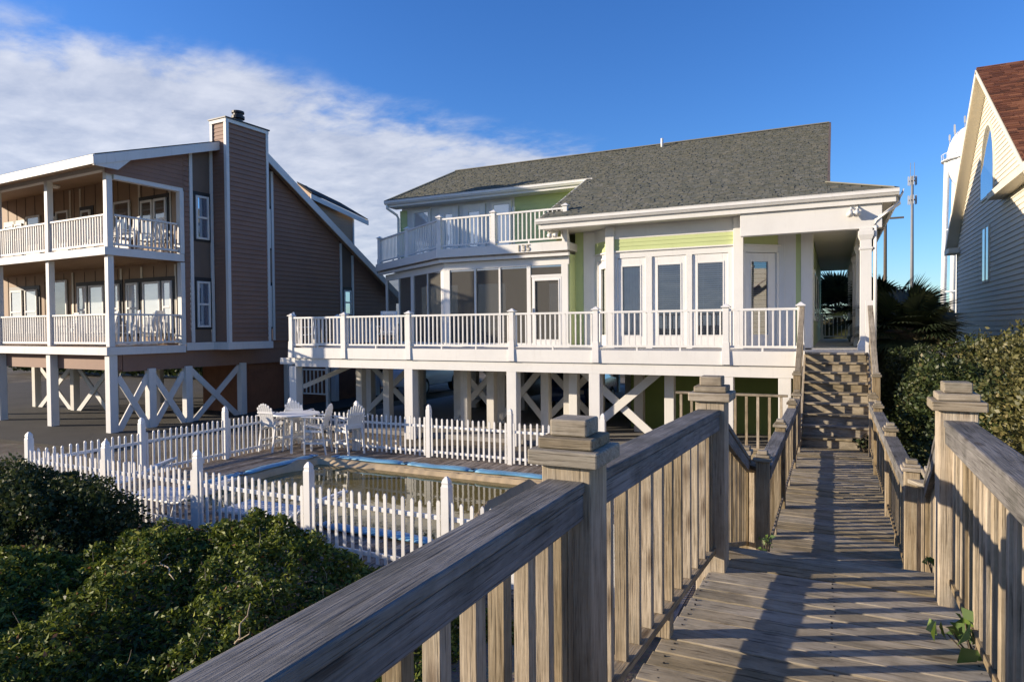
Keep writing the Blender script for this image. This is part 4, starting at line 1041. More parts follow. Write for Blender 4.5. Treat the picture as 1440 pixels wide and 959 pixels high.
# --- furniture on the deck
def rocker(W='vinyl'):
    t = thing('rocking_chair', '', 'chair', (0, 0, 0))
    for sx in (-1, 1):
        mb = MB(); mb.tube([(0.26*sx, -0.42, 0.09), (0.26*sx, -0.2, 0.03), (0.26*sx, 0.1, 0.02), (0.26*sx, 0.45, 0.10)], 0.022, 6); mb.build('rocker', W, t, smooth=True)
        mb = MB(); mb.tube([(0.27*sx, -0.24, 0.03), (0.27*sx, -0.24, 0.64)], 0.022, 8); mb.build('leg', W, t, smooth=True)
        mb = MB(); mb.tube([(0.24*sx, 0.22, 0.03), (0.24*sx, 0.24, 0.45), (0.24*sx, 0.40, 1.12)], 0.022, 8); mb.build('leg', W, t, smooth=True)
        mb = MB(); mb.bar((0.28*sx, -0.30, 0.655), (0.26*sx, 0.30, 0.645), 0.09, 0.025); mb.build('arm', W, t, bevel=0.005)
    mb = MB()
    for k in range(7): mb.bar((-0.26, -0.24+0.075*k, 0.43-0.008*k), (0.26, -0.24+0.075*k, 0.43-0.008*k), 0.065, 0.022)
    mb.build('seat', W, t)
    mb = MB()
    for k in range(7): x = -0.195+0.065*k; mb.bar((x, 0.25, 0.46), (x, 0.39, 1.05), 0.035, 0.015, up=(0, 1, 0))
    mb.bar((-0.25, 0.405, 1.08), (0.25, 0.405, 1.08), 0.03, 0.10); mb.bar((-0.24, 0.255, 0.48), (0.24, 0.255, 0.48), 0.025, 0.05); mb.build('backrest', W, t)
    return t
rk = rocker(); rk['label'] = 'white rocking chair on the green house deck in front of the angled screen'; p = at(545, 470, y=16.7); rk.location = (p.x, 16.7, DZ+0.001); rk.rotation_euler = (0, 0, 0.5)
p = at(428, 470, y=16.2); copy_tree(rk, (p.x, 16.3, DZ+0.001), 2.4, 'white rocking chair at the far left corner of the green house deck')
mb = MB(); mb.box(-13.42, -13.12, 19.4, 19.43, 2.95, 3.5); tag(mb.build('beach_towel', 'navy'), 'navy blue towel hanging in the left angled porch screen', 'towel')
# ================================================================== BROWN HOUSE (local frame: x along its seaward front, y to the back)
TH = math.radians(-2.5); BS = 1.115
BT = Matrix.Translation((-17.4, 11.1, 0)) @ Matrix.Rotation(TH, 4, 'Z')
bw_ = lambda x, y, z: BT @ V((x, y, z))
BH = thing('brown_house', 'brown sided beach house with two storeys of white railed decks and a tall chimney', 'house', bw_(-5, 5, -0.1))
def B(): return MB(BT)
def bb(name, mat, *a, parent=None, bevel=0.0):
    mb = B(); mb.box(*a); return mb.build(name, mat, BH if parent is None else parent, bevel=bevel)
Z1, Z2 = 2.57, 5.25
# side wall with lap siding, board panels between white strips
wallpoly = [(2.3, 2.62), (12.2, 2.62), (12.2, 4.35), (10.9, 5.05), (4.56, 9.02), (2.3, 8.30)]
O = bw_(0, 0, 0); UY = (BT.to_3x3() @ V((0, 1, 0))); UX = (BT.to_3x3() @ V((1, 0, 0)))
mb = MB()
for (a, b) in ((2.3, 2.46), (3.28, 5.2), (5.63, 8.8), (9.55, 12.2)):
    c = clip_half(clip_half(wallpoly, 0, a, True), 0, b, False); laps(mb, c, O, UY, UX, 0.15, 0.032)
laps(mb, [(0, 7.2), (2.3, 7.2), (2.3, 8.30), (0, 7.58)], O, UY, UX, 0.125, 0.014)
wall = mb.build('wall', 'brown', BH)
for (a, b) in ((2.58, 3.16), (5.2, 5.51), (8.9, 9.45)):
    mb = MB(); c = clip_half(clip_half(wallpoly, 0, a, True), 0, b, False); mb.poly([O+UY*u+UX*0.004+V((0, 0, z)) for u, z in c])
    u = a+0.28
    while u < b: 
        mb.poly([O+UY*q_+UX*0.018+V((0, 0, z)) for q_, z in ((u-0.012, 2.65), (u+0.012, 2.65), (u+0.012, 7.0), (u-0.012, 7.0))]) if b < 4 else None; u += 0.28
    mb.build('board_panel', 'bbrown', BH)
def roofz(y): return 7.65+0.33*y-0.02 if y < 4.56 else 9.15-0.63*(y-4.56)-0.02
for y in (2.52, 3.22, 5.57, 8.85, 9.5): bb('trim_strip', 'btrim', 0.001, 0.045, y-0.05, y+0.05, 2.64, roofz(y)-0.14)
bb('base_trim', 'btrim', 0.001, 0.045, 2.3, 3.2, 2.40, 2.63, bevel=0.004); bb('base_trim', 'btrim', 0.0, 0.72, 3.201, 4.92, 2.40, 2.629, bevel=0.004)
mb = B(); mb.box(-9.5, -0.05, 2.35, 12.2, 2.36, 2.6); mb.box(-9.4, -0.12, 0.25, 0.45, 1.93, 2.35); mb.box(-0.3, -0.1, 0.46, 11.5, 1.88, 2.36); mb.box(-9.4, -0.31, 2.3, 2.5, 1.9, 2.355); mb.box(-9.4, -0.31, 5.3, 5.5, 1.9, 2.355); mb.build('floor_beam', 'brown', BH)
mb = B()
mb.box(-9.5, -0.01, 12.15, 12.2, 2.6, 4.4); mb.build('back_wall', 'brown', BH)
# front wall of the two floors behind the decks
mb = B(); mb.box(-11, -0.02, 2.3, 2.36, 2.6, 8.3); mb.build('front_wall', 'tan', BH)
mb = B()
for x in np.arange(-10.8, -0.2, 0.62):
    mb.box(x, x+0.02, 2.285, 2.298, 2.6, 4.98); mb.box(x+0.1, x+0.12, 2.285, 2.298, 5.28, 7.9)
mb.build('wall_batten', 'bbrown', BH)
for x in (-0.62, -2.12, -3.55, -5.35, -5.95, -7.35): bb('trim_strip', 'cream', x-0.045, x+0.045, 2.27, 2.283, Z2+0.01, 7.75)
for x in (-0.42, -2.08, -3.15, -4.0, -5.9): bb('trim_strip', 'cream', x-0.045, x+0.045, 2.27, 2.283, Z1+0.04, 4.98)
def bwin(x0, x1, z0, z1, kind='w', glassm='bglass', sash=True):
    nm = 'door' if kind == 'd' else 'window'
    mb = B(); f = 0.065; y0, y1 = 2.215, 2.265
    mb.box(x0, x0+f, y0, y1, z0, z1); mb.box(x1-f, x1, y0, y1, z0, z1); mb.box(x0+f+.0004, x1-f-.0004, y0, y1, z1-f, z1); mb.box(x0+f+.0004, x1-f-.0004, y0, y1, z0, z0+(0.8 if kind == 'd' else f))
    if kind == 'w' and sash: mb.box(x0+f+.0004, x1-f-.0004, y0-0.005, y1-0.002, (z0+z1)/2-0.03, (z0+z1)/2+0.03)
    w = mb.build(nm, 'btrim', BH, bevel=0.004)
    mb = B(); mb.poly([(x0+f, 2.24, z0+f), (x1-f, 2.24, z0+f), (x1-f, 2.24, z1-f), (x0+f, 2.24, z1-f)]); mb.build('pane', glassm, w)
    if kind == 'w': mb = B(); mb.box(x0-0.13, x1+0.13, 2.266, 2.2835, z0-0.1, z1+0.13); mb.build('surround', 'black', w)
for a in ((-1.35, -0.75, Z2+0.5, 7.0, 'w', 'dglass'), (-2.0, -1.42, Z2+0.5, 7.0, 'w', 'dglass'), (-3.42, -2.55, Z2+0.03, 7.1, 'd', 'dglass'), (-5.25, -4.72, Z2+0.6, 7.0, 'w', 'dglass'), (-6.75, -6.02, Z2+0.03, 7.1, 'd', 'dglass'), (-7.28, -6.78, Z2+0.6, 6.95, 'w', 'dglass'), (-8.7, -7.8, Z2+0.03, 7.1, 'd', 'dglass'), (-9.5, -9.0, Z2+0.5, 6.9, 'w', 'bglass'), (-10.2, -9.6, Z2+0.5, 6.9, 'w', 'bglass'),
          (-1.0, -0.56, Z1+0.35, 4.5, 'w', 'bglass'), (-1.97, -1.12, Z1+0.35, 4.5, 'w', 'bglass', False), (-2.82, -2.22, Z1+0.35, 4.5, 'w', 'bglass'), (-3.5, -3.2, Z1+0.35, 4.5, 'w', 'bglass'), (-4.88, -4.05, Z1+0.35, 4.5, 'w', 'bglass', False), (-5.55, -5.02, Z1+0.35, 4.5, 'w', 'bglass'), (-7.2, -6.2, Z1+0.04, 4.75, 'd', 'dglass'), (-8.9, -8.1, Z1+0.35, 4.5, 'w', 'bglass'), (-9.9, -9.1, Z1+0.35, 4.5, 'w', 'bglass')): bwin(*a)
# windows in the side wall
def sidewin(y0, y1, z0, z1, g='blglass'):
    mb = B(); f = 0.06; mb.box(0.03, 0.075, y0, y0+f, z0, z1); mb.box(0.03, 0.075, y1-f, y1, z0, z1); mb.box(0.03, 0.075, y0+f+.0004, y1-f-.0004, z1-f, z1); mb.box(0.03, 0.075, y0+f+.0004, y1-f-.0004, z0, z0+f); mb.box(0.03, 0.08, y0+f+.0004, y1-f-.0004, (z0+z1)/2-.03, (z0+z1)/2+.03)
    w = mb.build('window', 'btrim', BH, bevel=0.004)
    mb = B(); mb.poly([(0.05, y0+f, z0+f), (0.05, y1-f, z0+f), (0.05, y1-f, z1-f), (0.05, y0+f, z1-f)]); mb.build('pane', g, w)
    mb = B(); mb.box(0.019, 0.028, y0-0.07, y1+0.07, z0-0.07, z1+0.12); mb.build('surround', 'black', w)
sidewin(2.66, 3.10, 5.75, 7.06); sidewin(2.66, 3.10, 3.09, 4.48); sidewin(5.16, 5.47, 5.75, 7.06); sidewin(5.16, 5.47, 3.09, 4.48); sidewin(8.98, 9.38, 3.55, 4.5)
# decks
for zt, nm in ((Z1, 'lower_deck'), (Z2, 'upper_deck')):
    mb = B(); x = -11.0
    while x < -0.02: mb.box(x, min(x+0.137, -0.005), 0.02, 2.26, zt-0.04, zt); x += 0.143
    d = mb.build(nm, 'tan', BH)
    mb = B(); mb.box(-11, 0.02, -0.04, 0.015, zt-0.22, zt-0.005); mb.box(-0.02, 0.02, 0.016, 2.28, zt-0.22, zt-0.005); mb.build('fascia_board', 'btrim', d, bevel=0.004)
    mb = B()
    for x in np.arange(-10.9, -0.1, 0.4): mb.box(x, x+0.045, 0.03, 2.25, zt-0.22, zt-0.045)
    mb.build('joist', 'tan', d)
# posts on the decks and down to the ground
for x in (-0.14, -3.05, -5.96, -8.9):
    bb('deck_post', 'btrim', x-0.08, x+0.08, 0.08, 0.24, Z2+0.001, 7.32, bevel=0.006); bb('deck_post', 'btrim', x-0.08, x+0.08, 0.08, 0.24, Z1+0.001, 5.03, bevel=0.006)
    bb('ground_post', 'btrim', x-0.11, x+0.11, 0.05, 0.27, -0.3, 2.36, bevel=0.008)
for z0, z1 in ((Z1, 5.0), (Z2, 7.1)): bb('deck_post', 'btrim', -0.16, 0.02, 2.16, 2.29, z0+0.002, z1, bevel=0.004)
for x, y in ((-0.12, 1.25), (-0.12, 2.4), (-0.12, 4.35), (-0.12, 6.3), (-0.12, 8.6), (-0.12, 11), (-4.2, 2.6), (-6.5, 2.6), (-9.0, 2.6), (-2.0, 2.6), (-3.05, 5.4), (-6.0, 5.4), (-9, 5.4), (-3, 8.5), (-6, 8.5)):
    bb('ground_post', 'btrim' if x > -0.5 else 'pile', x-0.105, x+0.105, y-0.105, y+0.105, -0.3, 1.93, bevel=0.006)
def bbrace(x0, y0, x1, y1, z0, z1):
    for k, (a, b) in enumerate(((z0, z1), (z1, z0))):
        mb = B(); o = 0.028*(1 if k else -1); ox, oy = (o, 0) if abs(x1-x0) < 0.1 else (0, o)
        mb.bar((x0+ox, y0+oy, a), (x1+ox, y1+oy, b), 0.05, 0.17); mb.build('cross_brace', 'btrim', BH, bevel=0.004)
bbrace(-0.12, 0.3, -0.12, 1.2, 0.2, 1.75); bbrace(-0.12, 1.3, -0.12, 2.3, 0.2, 1.75); bbrace(-0.12, 2.5, -0.12, 4.25, 0.15, 1.8)
bbrace(-6.4, 2.6, -4.3, 2.6, 0.1, 1.8); bbrace(-8.9, 2.6, -6.6, 2.6, 0.1, 1.8)
bb('under_wall', 'rust', -2.4, -0.3, 4.6, 4.75, -0.2, 1.92); bb('under_wall', 'rust', -2.4, -2.25, 4.76, 11.5, -0.2, 1.92); bb('under_wall', 'rust', -0.45, -0.3, 4.76, 11.5, -0.2, 1.86)
# beams and porch ceiling under the roof
mb = B(); mb.box(-11, 0.0, 0.07, 0.25, 7.32, 7.5); mb.box(-0.17, 0.0, 0.255, 2.29, 7.08, 7.25); mb.build('porch_beam', 'btrim', BH, bevel=0.004)
mb = B(); mb.prism([(-11, -0.1, 7.40), (-0.19, -0.1, 7.40), (-0.19, 2.28, 7.80), (-11, 2.28, 7.80)], (0, 0, 0.03)); mb.build('porch_ceiling', 'tan', BH)
for x in (-1.75, -4.7): 
    mb = B(); mb.lathe((x, 1.2, 7.50), [(0.06, 0), (0.12, 0.03), (0.13, 0.10)], 12); mb.build('ceiling_lamp', 'white', BH, smooth=True)
# railings
def brail(parent, a, b, z, step=0.125, n_max=99):
    A, Bb = V((*a, z)), V((*b, z)); mb = B(); mb.bar(A+V((0, 0, 0.88)), Bb+V((0, 0, 0.88)), 0.09, 0.045); mb.bar(A+V((0, 0, 0.10)), Bb+V((0, 0, 0.10)), 0.045, 0.06)
    r = mb.build('deck_railing', 'btrim', parent); n = int((Bb-A).length/step)
    rz = TH+math.atan2(Bb.y-A.y, Bb.x-A.x)
    for k in range(n): place(random.choice(balmesh(0.73, 0.036, 'btrim')), 'baluster', BT @ (A.lerp(Bb, (k+0.7)/(n+0.4))+V((0, 0, 0.13))), r, rz)
for z in (Z1, Z2):
    for a, b in (((-8.79, 0.16), (-6.07, 0.16)), ((-5.85, 0.16), (-3.16, 0.16)), ((-2.94, 0.16), (-0.25, 0.16)), ((-0.12, 0.28), (-0.12, 2.16))): brail(BH, a, b, z)
# chimney
ch = MB()
CX0, CX1, CY0, CY1, CZ = 0.031, 0.65, 3.30, 4.82, 9.32
laps(ch, [(CY0, 2.63), (CY1, 2.63), (CY1, CZ), (CY0, CZ)], O+UX*CX1, UY, UX, 0.145, 0.032)
laps(ch, [(0.0, 2.63), (CX1, 2.63), (CX1, CZ), (0.0, CZ)], O+UY*CY0, UX, -UY, 0.115, 0.014)
laps(ch, [(0.0, 2.63), (CX1, 2.63), (CX1, CZ), (0.0, CZ)], O+UY*CY1, UX, UY, 0.115, 0.014)
laps(ch, [(CY0, 8.3), (CY1, 8.3), (CY1, CZ), (CY0, CZ)], O, UY, -UX, 0.115, 0.014)
chim = ch.build('chimney', 'brown', BH)
for (x, y) in ((CX1-0.02, CY0), (CX1-0.02, CY1)):
    bb('corner_board', 'btrim', x-0.05, x+0.065, y-0.045 if y == CY0 else y-0.05, y+0.06 if y == CY0 else y+0.045, 2.63, CZ+0.002, parent=chim, bevel=0.004)
bb('corner_board', 'btrim', -0.045, 0.055, CY0-0.045, CY0+0.05, 8.75, CZ+0.002, parent=chim)
mb = B(); mb.box(-0.05, CX1+0.05, CY0-0.055, CY1+0.055, CZ+0.003, CZ+0.11); mb.build('cap_trim', 'btrim', chim)
mb = B(); mb.box(-0.08, CX1+0.08, CY0-0.085, CY1+0.085, CZ+0.113, CZ+0.15); mb.build('chimney_cap', 'black', chim)
mb = B(); mb.lathe((0.33, 4.0, CZ+0.15), [(0.14, 0), (0.14, 0.16), (0.20, 0.17), (0.20, 0.25), (0.15, 0.27), (0.15, 0.33), (0.19, 0.34), (0.19, 0.40), (0.05, 0.42)], 16); mb.build('flue', 'black', chim, smooth=False)
# roof
mb = B()
RO = 0.33
front = [(-11.2, -0.42, 7.51), (RO, -0.42, 7.51), (RO, 4.56, 9.15), (-11.2, 4.56, 9.15)]
back = [(-11.2, 4.56, 9.15), (RO, 4.56, 9.15), (RO, 12.6, 4.085), (-11.2, 12.6, 4.085)]
for q_ in (front, back): mb.prism(q_, (0, 0, 0.06))
rf = mb.build('roof', 'darksh', BH)
mb = B()
for a, b in (((RO, -0.45, 7.40), (RO, 4.58, 9.06)), ((RO, 4.58, 9.06), (RO, 12.6, 4.0))): mb.bar(a, b, 0.045, 0.24)
mb.build('rake_board', 'btrim', rf, bevel=0.004)
mb = B(); mb.prism([(RO, -0.45, 7.27), (RO, 0.18, 7.27), (RO, 0.55, 7.62), (RO, -0.45, 7.35)], (-0.05, 0, 0)); mb.box(-11.2, RO+0.02, -0.475, -0.43, 7.30, 7.535); mb.build('fascia_board', 'btrim', rf)
mb = B(); mb.prism([(0.04, -0.4, 7.395), (RO-0.03, -0.4, 7.395), (RO-0.03, 4.56, 9.03), (0.04, 4.56, 9.03)], (0, 0, 0.02)); mb.prism([(0.04, 4.6, 9.0), (RO-0.03, 4.6, 9.0), (RO-0.03, 12.5, 4.02), (0.04, 12.5, 4.02)], (0, 0, 0.02)); mb.prism([(-11, -0.42, 7.36), (0.02, -0.42, 7.36), (0.02, -0.1, 7.385), (-11, -0.1, 7.385)], (0, 0, 0.01)); mb.build('soffit', 'tan', rf)
mb = B(); mb.prism([(-2.6, 9.2, 8.95), (-1.33, 8.75, 8.30), (-1.33, 12.02, 7.72), (-2.6, 11.7, 8.5)], (0, 0, 0.05)); dm = mb.build('dormer', 'darksh', BH)
mb = B(); mb.prism([(-1.35, 8.7, 8.29), (-1.35, 12.03, 7.70), (-1.35, 12.03, 7.50), (-1.35, 8.7, 8.09)], (0.03, 0, 0)); mb.prism([(-1.5, 12.025, 7.80), (-1.32, 12.025, 7.71), (-1.32, 12.025, 7.50), (-1.5, 12.025, 7.60)], (0, 0.03, 0)); mb.build('fascia_board', 'btrim', dm)
mb = MB(); laps(mb, [(8.2, 6.2), (11.3, 4.9), (11.3, 7.75), (8.9, 8.15)], O-UX*1.55, UY, UX, 0.13, 0.014); mb.build('dormer_wall', 'tan', dm)
mb = B(); mb.prism([(-1.60, 8.80, 5.4), (-1.60, 11.25, 4.4), (-1.60, 11.25, 7.80), (-1.60, 8.80, 8.24)], (-1.0, 0, 0)); mb.prism([(-1.37, 8.80, 8.27), (-2.58, 9.20, 8.92), (-2.58, 9.20, 8.10), (-1.37, 8.80, 8.10)], (0, 0.5, 0)); mb.build('dormer_core', 'tan', dm)
bb('corner_board', 'btrim', -1.56, -1.50, 11.26, 11.34, 4.8, 7.74, parent=dm)
# chairs on the brown house decks
spots = [(-0.75, 0.95, Z2, 2.9, 'upper deck nearest the corner post'), (-0.8, 1.75, Z2, 2.0, 'upper deck beside the double window'), (-2.2, 1.25, Z2, 2.8, 'upper deck in front of the pale door'),
         (-0.7, 0.9, Z1, 2.7, 'lower deck nearest the corner post'), (-0.9, 1.7, Z1, 2.1, 'lower deck under the big bright window'), (-2.3, 1.2, Z1, 2.9, 'lower deck left of the corner post'), (-4.4, 1.2, Z1, 3.0, 'lower deck behind the middle railing bay')]
for x, y, z, r_, wh in spots:
    c = copy_tree(rk, CAMP+(bw_(x, y, z+0.001)-CAMP)*BS, TH+r_-math.pi, 'white rocking chair on the brown house '+wh); c['group'] = 'rocking chairs on the brown house decks'

BH.scale = (BS, BS, BS); BH.location = CAMP+(BH.location-CAMP)*BS
# ================================================================== BEIGE HOUSE
CH = thing('beige_house', 'tall beige sided house with steep red brown roof and a slim arched window', 'house', (9, 26, 0))
XW, XE = 4.52, 4.15
PY, PZ = 25.95, 11.25
gs, ns = 0.815, 0.72   # slopes of the far and near roof side
yf, yn = 31.75, 17.0
wpoly = [(14.0, 0.0), (32.0, 0.0), (32.0, PZ-0.16-gs*(32.0-PY)), (PY+0.05, PZ-0.18), (17.5, PZ-0.18-ns*(PY-17.5)), (14.0, PZ-0.18-ns*(PY-17.5))]
mb = MB(); laps(mb, [(u, z) for u, z in wpoly][:], (XW, 0, 0), (0, 1, 0), (-1, 0, 0), 0.155, 0.024); mb.build('wall', 'beige', CH)
mb = MB(); mb.prism([(XW+0.02, u, z-0.02) for u, z in wpoly], (9, 0, 0)); mb.build('house_core', 'beige', CH)
mb = MB()
shingles(mb, [(0, 0), (11, 0), (11, 12.5), (0, 12.5)], (XE, PY-12.5/math.sqrt(1+ns*ns), PZ-12.5*ns/math.sqrt(1+ns*ns)), (1, 0, 0), V((0, 1, ns)), 0.15, 0.32, 0.02)
cr = mb.build('roof', 'redsh', CH)
mb = MB(); mb.prism([(XE, PY, PZ+0.03), (15, PY, PZ+0.03), (15, 32.4, PZ+0.03-gs*(32.4-PY)), (XE, 32.4, PZ+0.03-gs*(32.4-PY))], (0, 0, -0.04)); mb.build('back_slope', 'redsh', cr)
mb = MB(); mb.bar((XE-0.015, PY-0.03, PZ-0.12), (XE-0.015, 32.4, PZ-0.12-gs*(32.4-PY)), 0.035, 0.20); mb.bar((XE-0.015, PY+0.05, PZ-0.10), (XE-0.015, 16.5, PZ-0.10-ns*(PY-16.5)), 0.035, 0.13); mb.build('rake_board', 'cream', cr, bevel=0.004)
mb = MB(); mb.prism([(XE+0.01, PY, PZ-0.17), (XW+0.05, PY, PZ-0.17), (XW+0.05, 32.35, PZ-0.17-gs*(32.35-PY)), (XE+0.01, 32.35, PZ-0.17-gs*(32.35-PY))], (0, 0, -0.015)); mb.prism([(XE+0.01, PY, PZ-0.15), (XW+0.05, PY, PZ-0.15), (XW+0.05, 17, PZ-0.15-ns*(PY-17)), (XE+0.01, 17, PZ-0.15-ns*(PY-17))], (0, 0, -0.015)); mb.build('soffit', 'cream', cr)
ze = PZ-0.2-gs*(32.1-PY)
mb = MB(); mb.box(XE-0.03, XW-0.02, 31.3, 32.45, ze-0.22, ze-0.02); mb.build('eave_return', 'cream', cr)
mb = MB(); mb.prism([(XE-0.05, 23.95, 6.66), (XE-0.05, 16.5, 6.66), (XE-0.05, 16.5, 6.92), (XE-0.05, 23.95, 6.84)], (0.42, 0, 0)); mb.build('eave_return', 'cream', cr)
# arched window and slim pair
wy0, wy1 = 25.35, 26.75
def archpoly(x, y0, y1, z0, z1, gr):
    r = (y1-y0)/2; c = (y0+y1)/2; P = [(x, y0-gr, z0-gr), (x, y1+gr, z0-gr)]
    for k in range(13): a = math.pi*k/12; P.append((x, c+(r+gr)*math.cos(a), z1-r*1.6+(r+gr)*1.6*math.sin(a)))
    return P
ya, yb = at(1399, 230, x=XW).y, at(1382, 230, x=XW).y
mb = MB(); mb.prism(archpoly(XW-0.05, ya, yb, 7.15, 9.42, 0.07), (0.06, 0, 0)); w = mb.build('window', 'cream', CH)
mb = MB(); mb.prism(archpoly(XW-0.056, ya, yb, 7.15, 9.42, 0.0), (0.004, 0, 0)); mb.build('pane', 'blglass', w)
for p0, p1 in ((1389.3, 1392.2), (1384.2, 1387.4)):
    y0, y1 = at(p0, 360, x=XW).y, at(p1, 360, x=XW).y; y0, y1 = min(y0, y1), max(y0, y1)
    mb = MB(); mb.box(XW-0.05, XW+0.01, y0-0.06, y1+0.06, 4.35, 6.18); w = mb.build('window', 'cream', CH)
    mb = MB(); mb.box(XW-0.056, XW-0.052, y0, y1, 4.42, 6.12); mb.build('pane', 'blglass', w)
mb = MB(); mb.box(6.2, 12, 19.5, 24.5, 9.0, 10.95); dm = mb.build('dormer', 'beige', CH)
mb = MB(); mb.box(6.0, 12, 19.3, 25.5, 10.95, 11.2); mb.build('dormer_roof', 'white', dm)
bx_ = MB(); bx_.box(XW-0.03, XW+0.05, 31.93, 32.03, 0, ze-0.2); bx_.build('corner_board', 'cream', CH)

# ================================================================== TOWERS AND POLES
def far_at(px, py, y): return at(px, py, y=y)
p = far_at(1362, 215, 130); TX = p.x
WT = thing('water_tower', 'white water tower with rounded tank on slim legs behind the beige house', 'water tower', (TX, 130, 0))
zc = far_at(1340, 226, 130).z; rr_ = TX-far_at(1331, 215, 130).x; zt = far_at(1346, 180, 130).z
mb = MB(); prof = []
for k in range(13): a = -math.pi/2+math.pi*k/12; prof.append((max(0.02, rr_*math.cos(a)), (zt-zc)*math.sin(a)*(1.0 if a > 0 else 0.95)))
mb.lathe((TX, 130, zc), prof, 32); mb.build('tank', 'tower', WT, smooth=True)
mb = MB(); mb.lathe((TX, 130, zc-0.15), [(rr_+0.1, 0), (rr_+0.75, 0.02), (rr_+0.75, 0.14), (rr_+0.1, 0.16)], 32); ct = mb.build('catwalk', 'tower', WT)
mb = MB(); ring = [(TX+(rr_+0.7)*math.cos(t), 130+(rr_+0.7)*math.sin(t), zc+0.95) for t in np.linspace(0, 2*math.pi, 33)]; mb.tube(ring, 0.05, 6)
for t in np.linspace(0, 2*math.pi, 25)[:-1]: mb.bar((TX+(rr_+0.7)*math.cos(t), 130+(rr_+0.7)*math.sin(t), zc), (TX+(rr_+0.7)*math.cos(t), 130+(rr_+0.7)*math.sin(t), zc+0.95), 0.05, 0.05)
mb.build('guard_rail', 'tower', ct)
for k in range(6):
    a = math.radians(180+60*k); c, s_ = math.cos(a), math.sin(a)
    mb = MB(); mb.tube([(TX+rr_*1.16*c, 130+rr_*1.16*s_, -0.3), (TX+rr_*0.98*c, 130+rr_*0.98*s_, zc-0.2)], 0.42, 10); mb.build('leg', 'tower', WT, smooth=True)
for z, f in ((zc*0.28, 1.11), (zc*0.62, 1.05)):
    q_ = [(TX+rr_*f*math.cos(math.radians(180+60*k)), 130+rr_*f*math.sin(math.radians(180+60*k)), z) for k in range(7)]
    for a, b in zip(q_, q_[1:]):
        mb = MB(); mb.bar(a, b, 0.16, 0.16); mb.build('strut', 'tower', WT)
mb = MB(); mb.tube([(TX, 130, -0.3), (TX, 130, zc-3)], 0.7, 10); mb.build('riser_pipe', 'tower', WT)
for dx, dy, h in ((-2.6, 0, 1.8), (-1.8, 0.8, 2.3), (-0.6, -0.6, 2.1), (-2.0, -1.0, 1.5), (0.8, 0.3, 1.9)):
    mb = MB(); z = zc+(zt-zc)*math.sqrt(max(0, 1-(dx*dx+dy*dy)/rr_**2))-0.2; mb.bar((TX+dx, 130+dy, z), (TX+dx, 130+dy, z+h), 0.07, 0.07); mb.box(TX+dx-0.12, TX+dx+0.12, 130+dy-0.1, 130+dy+0.1, z+h*0.45, z+h*0.95); mb.build('antenna', 'metal', WT)
p = far_at(1283, 248, 150); CT = thing('cell_tower', 'slim grey cell tower mast with antenna clusters at its top, against blue sky', 'cell tower', (p.x, 150, 0))
zt = p.z; mb = MB(); mb.tube([(p.x, 150, -0.3), (p.x, 150, zt)], [0.36, 0.22], 12); mb.build('mast', 'mast', CT, smooth=True)
for z in (zt-0.9, zt-4.6):
    mb = MB(); q_ = [(p.x+0.65*math.cos(t), 150+0.65*math.sin(t), z) for t in np.linspace(0, 2*math.pi, 13)]; mb.tube(q_, 0.08, 6)
    for t in (0, 2.1, 4.2): mb.bar((p.x, 150, z), (p.x+0.65*math.cos(t), 150+0.65*math.sin(t), z), 0.1, 0.1)
    mb.build('mounting_ring', 'mast', CT)
    for t in np.linspace(0, 2*math.pi, 10)[:-1]:
        mb = MB(); x, y = p.x+0.72*math.cos(t), 150+0.72*math.sin(t); mb.box(x-0.07, x+0.07, y-0.07, y+0.07, z-0.85, z+0.85); mb.build('antenna', 'metal' if t > 1 else 'mast', CT)
for dx in (-0.3, 0.35):
    mb = MB(); mb.tube([(p.x+dx, 150, zt-0.5), (p.x+dx, 150, zt+2.6)], 0.05, 6); mb.build('whip_antenna', 'mast', CT)
p = far_at(1245, 320, 52); UP = thing('utility_pole', 'grey utility pole rising behind the palm beside the porch eave', 'pole', (p.x, 52, 0))
mb = MB(); mb.tube([(p.x, 52, -0.3), (p.x, 52, p.z+1.0)], [0.13, 0.10], 10); mb.build('pole_shaft', 'bark', UP, smooth=True)
mb = MB(); mb.bar((p.x-1.1, 52, p.z+0.6), (p.x+1.1, 52, p.z+0.6), 0.1, 0.12); mb.build('crossarm', 'bark', UP)

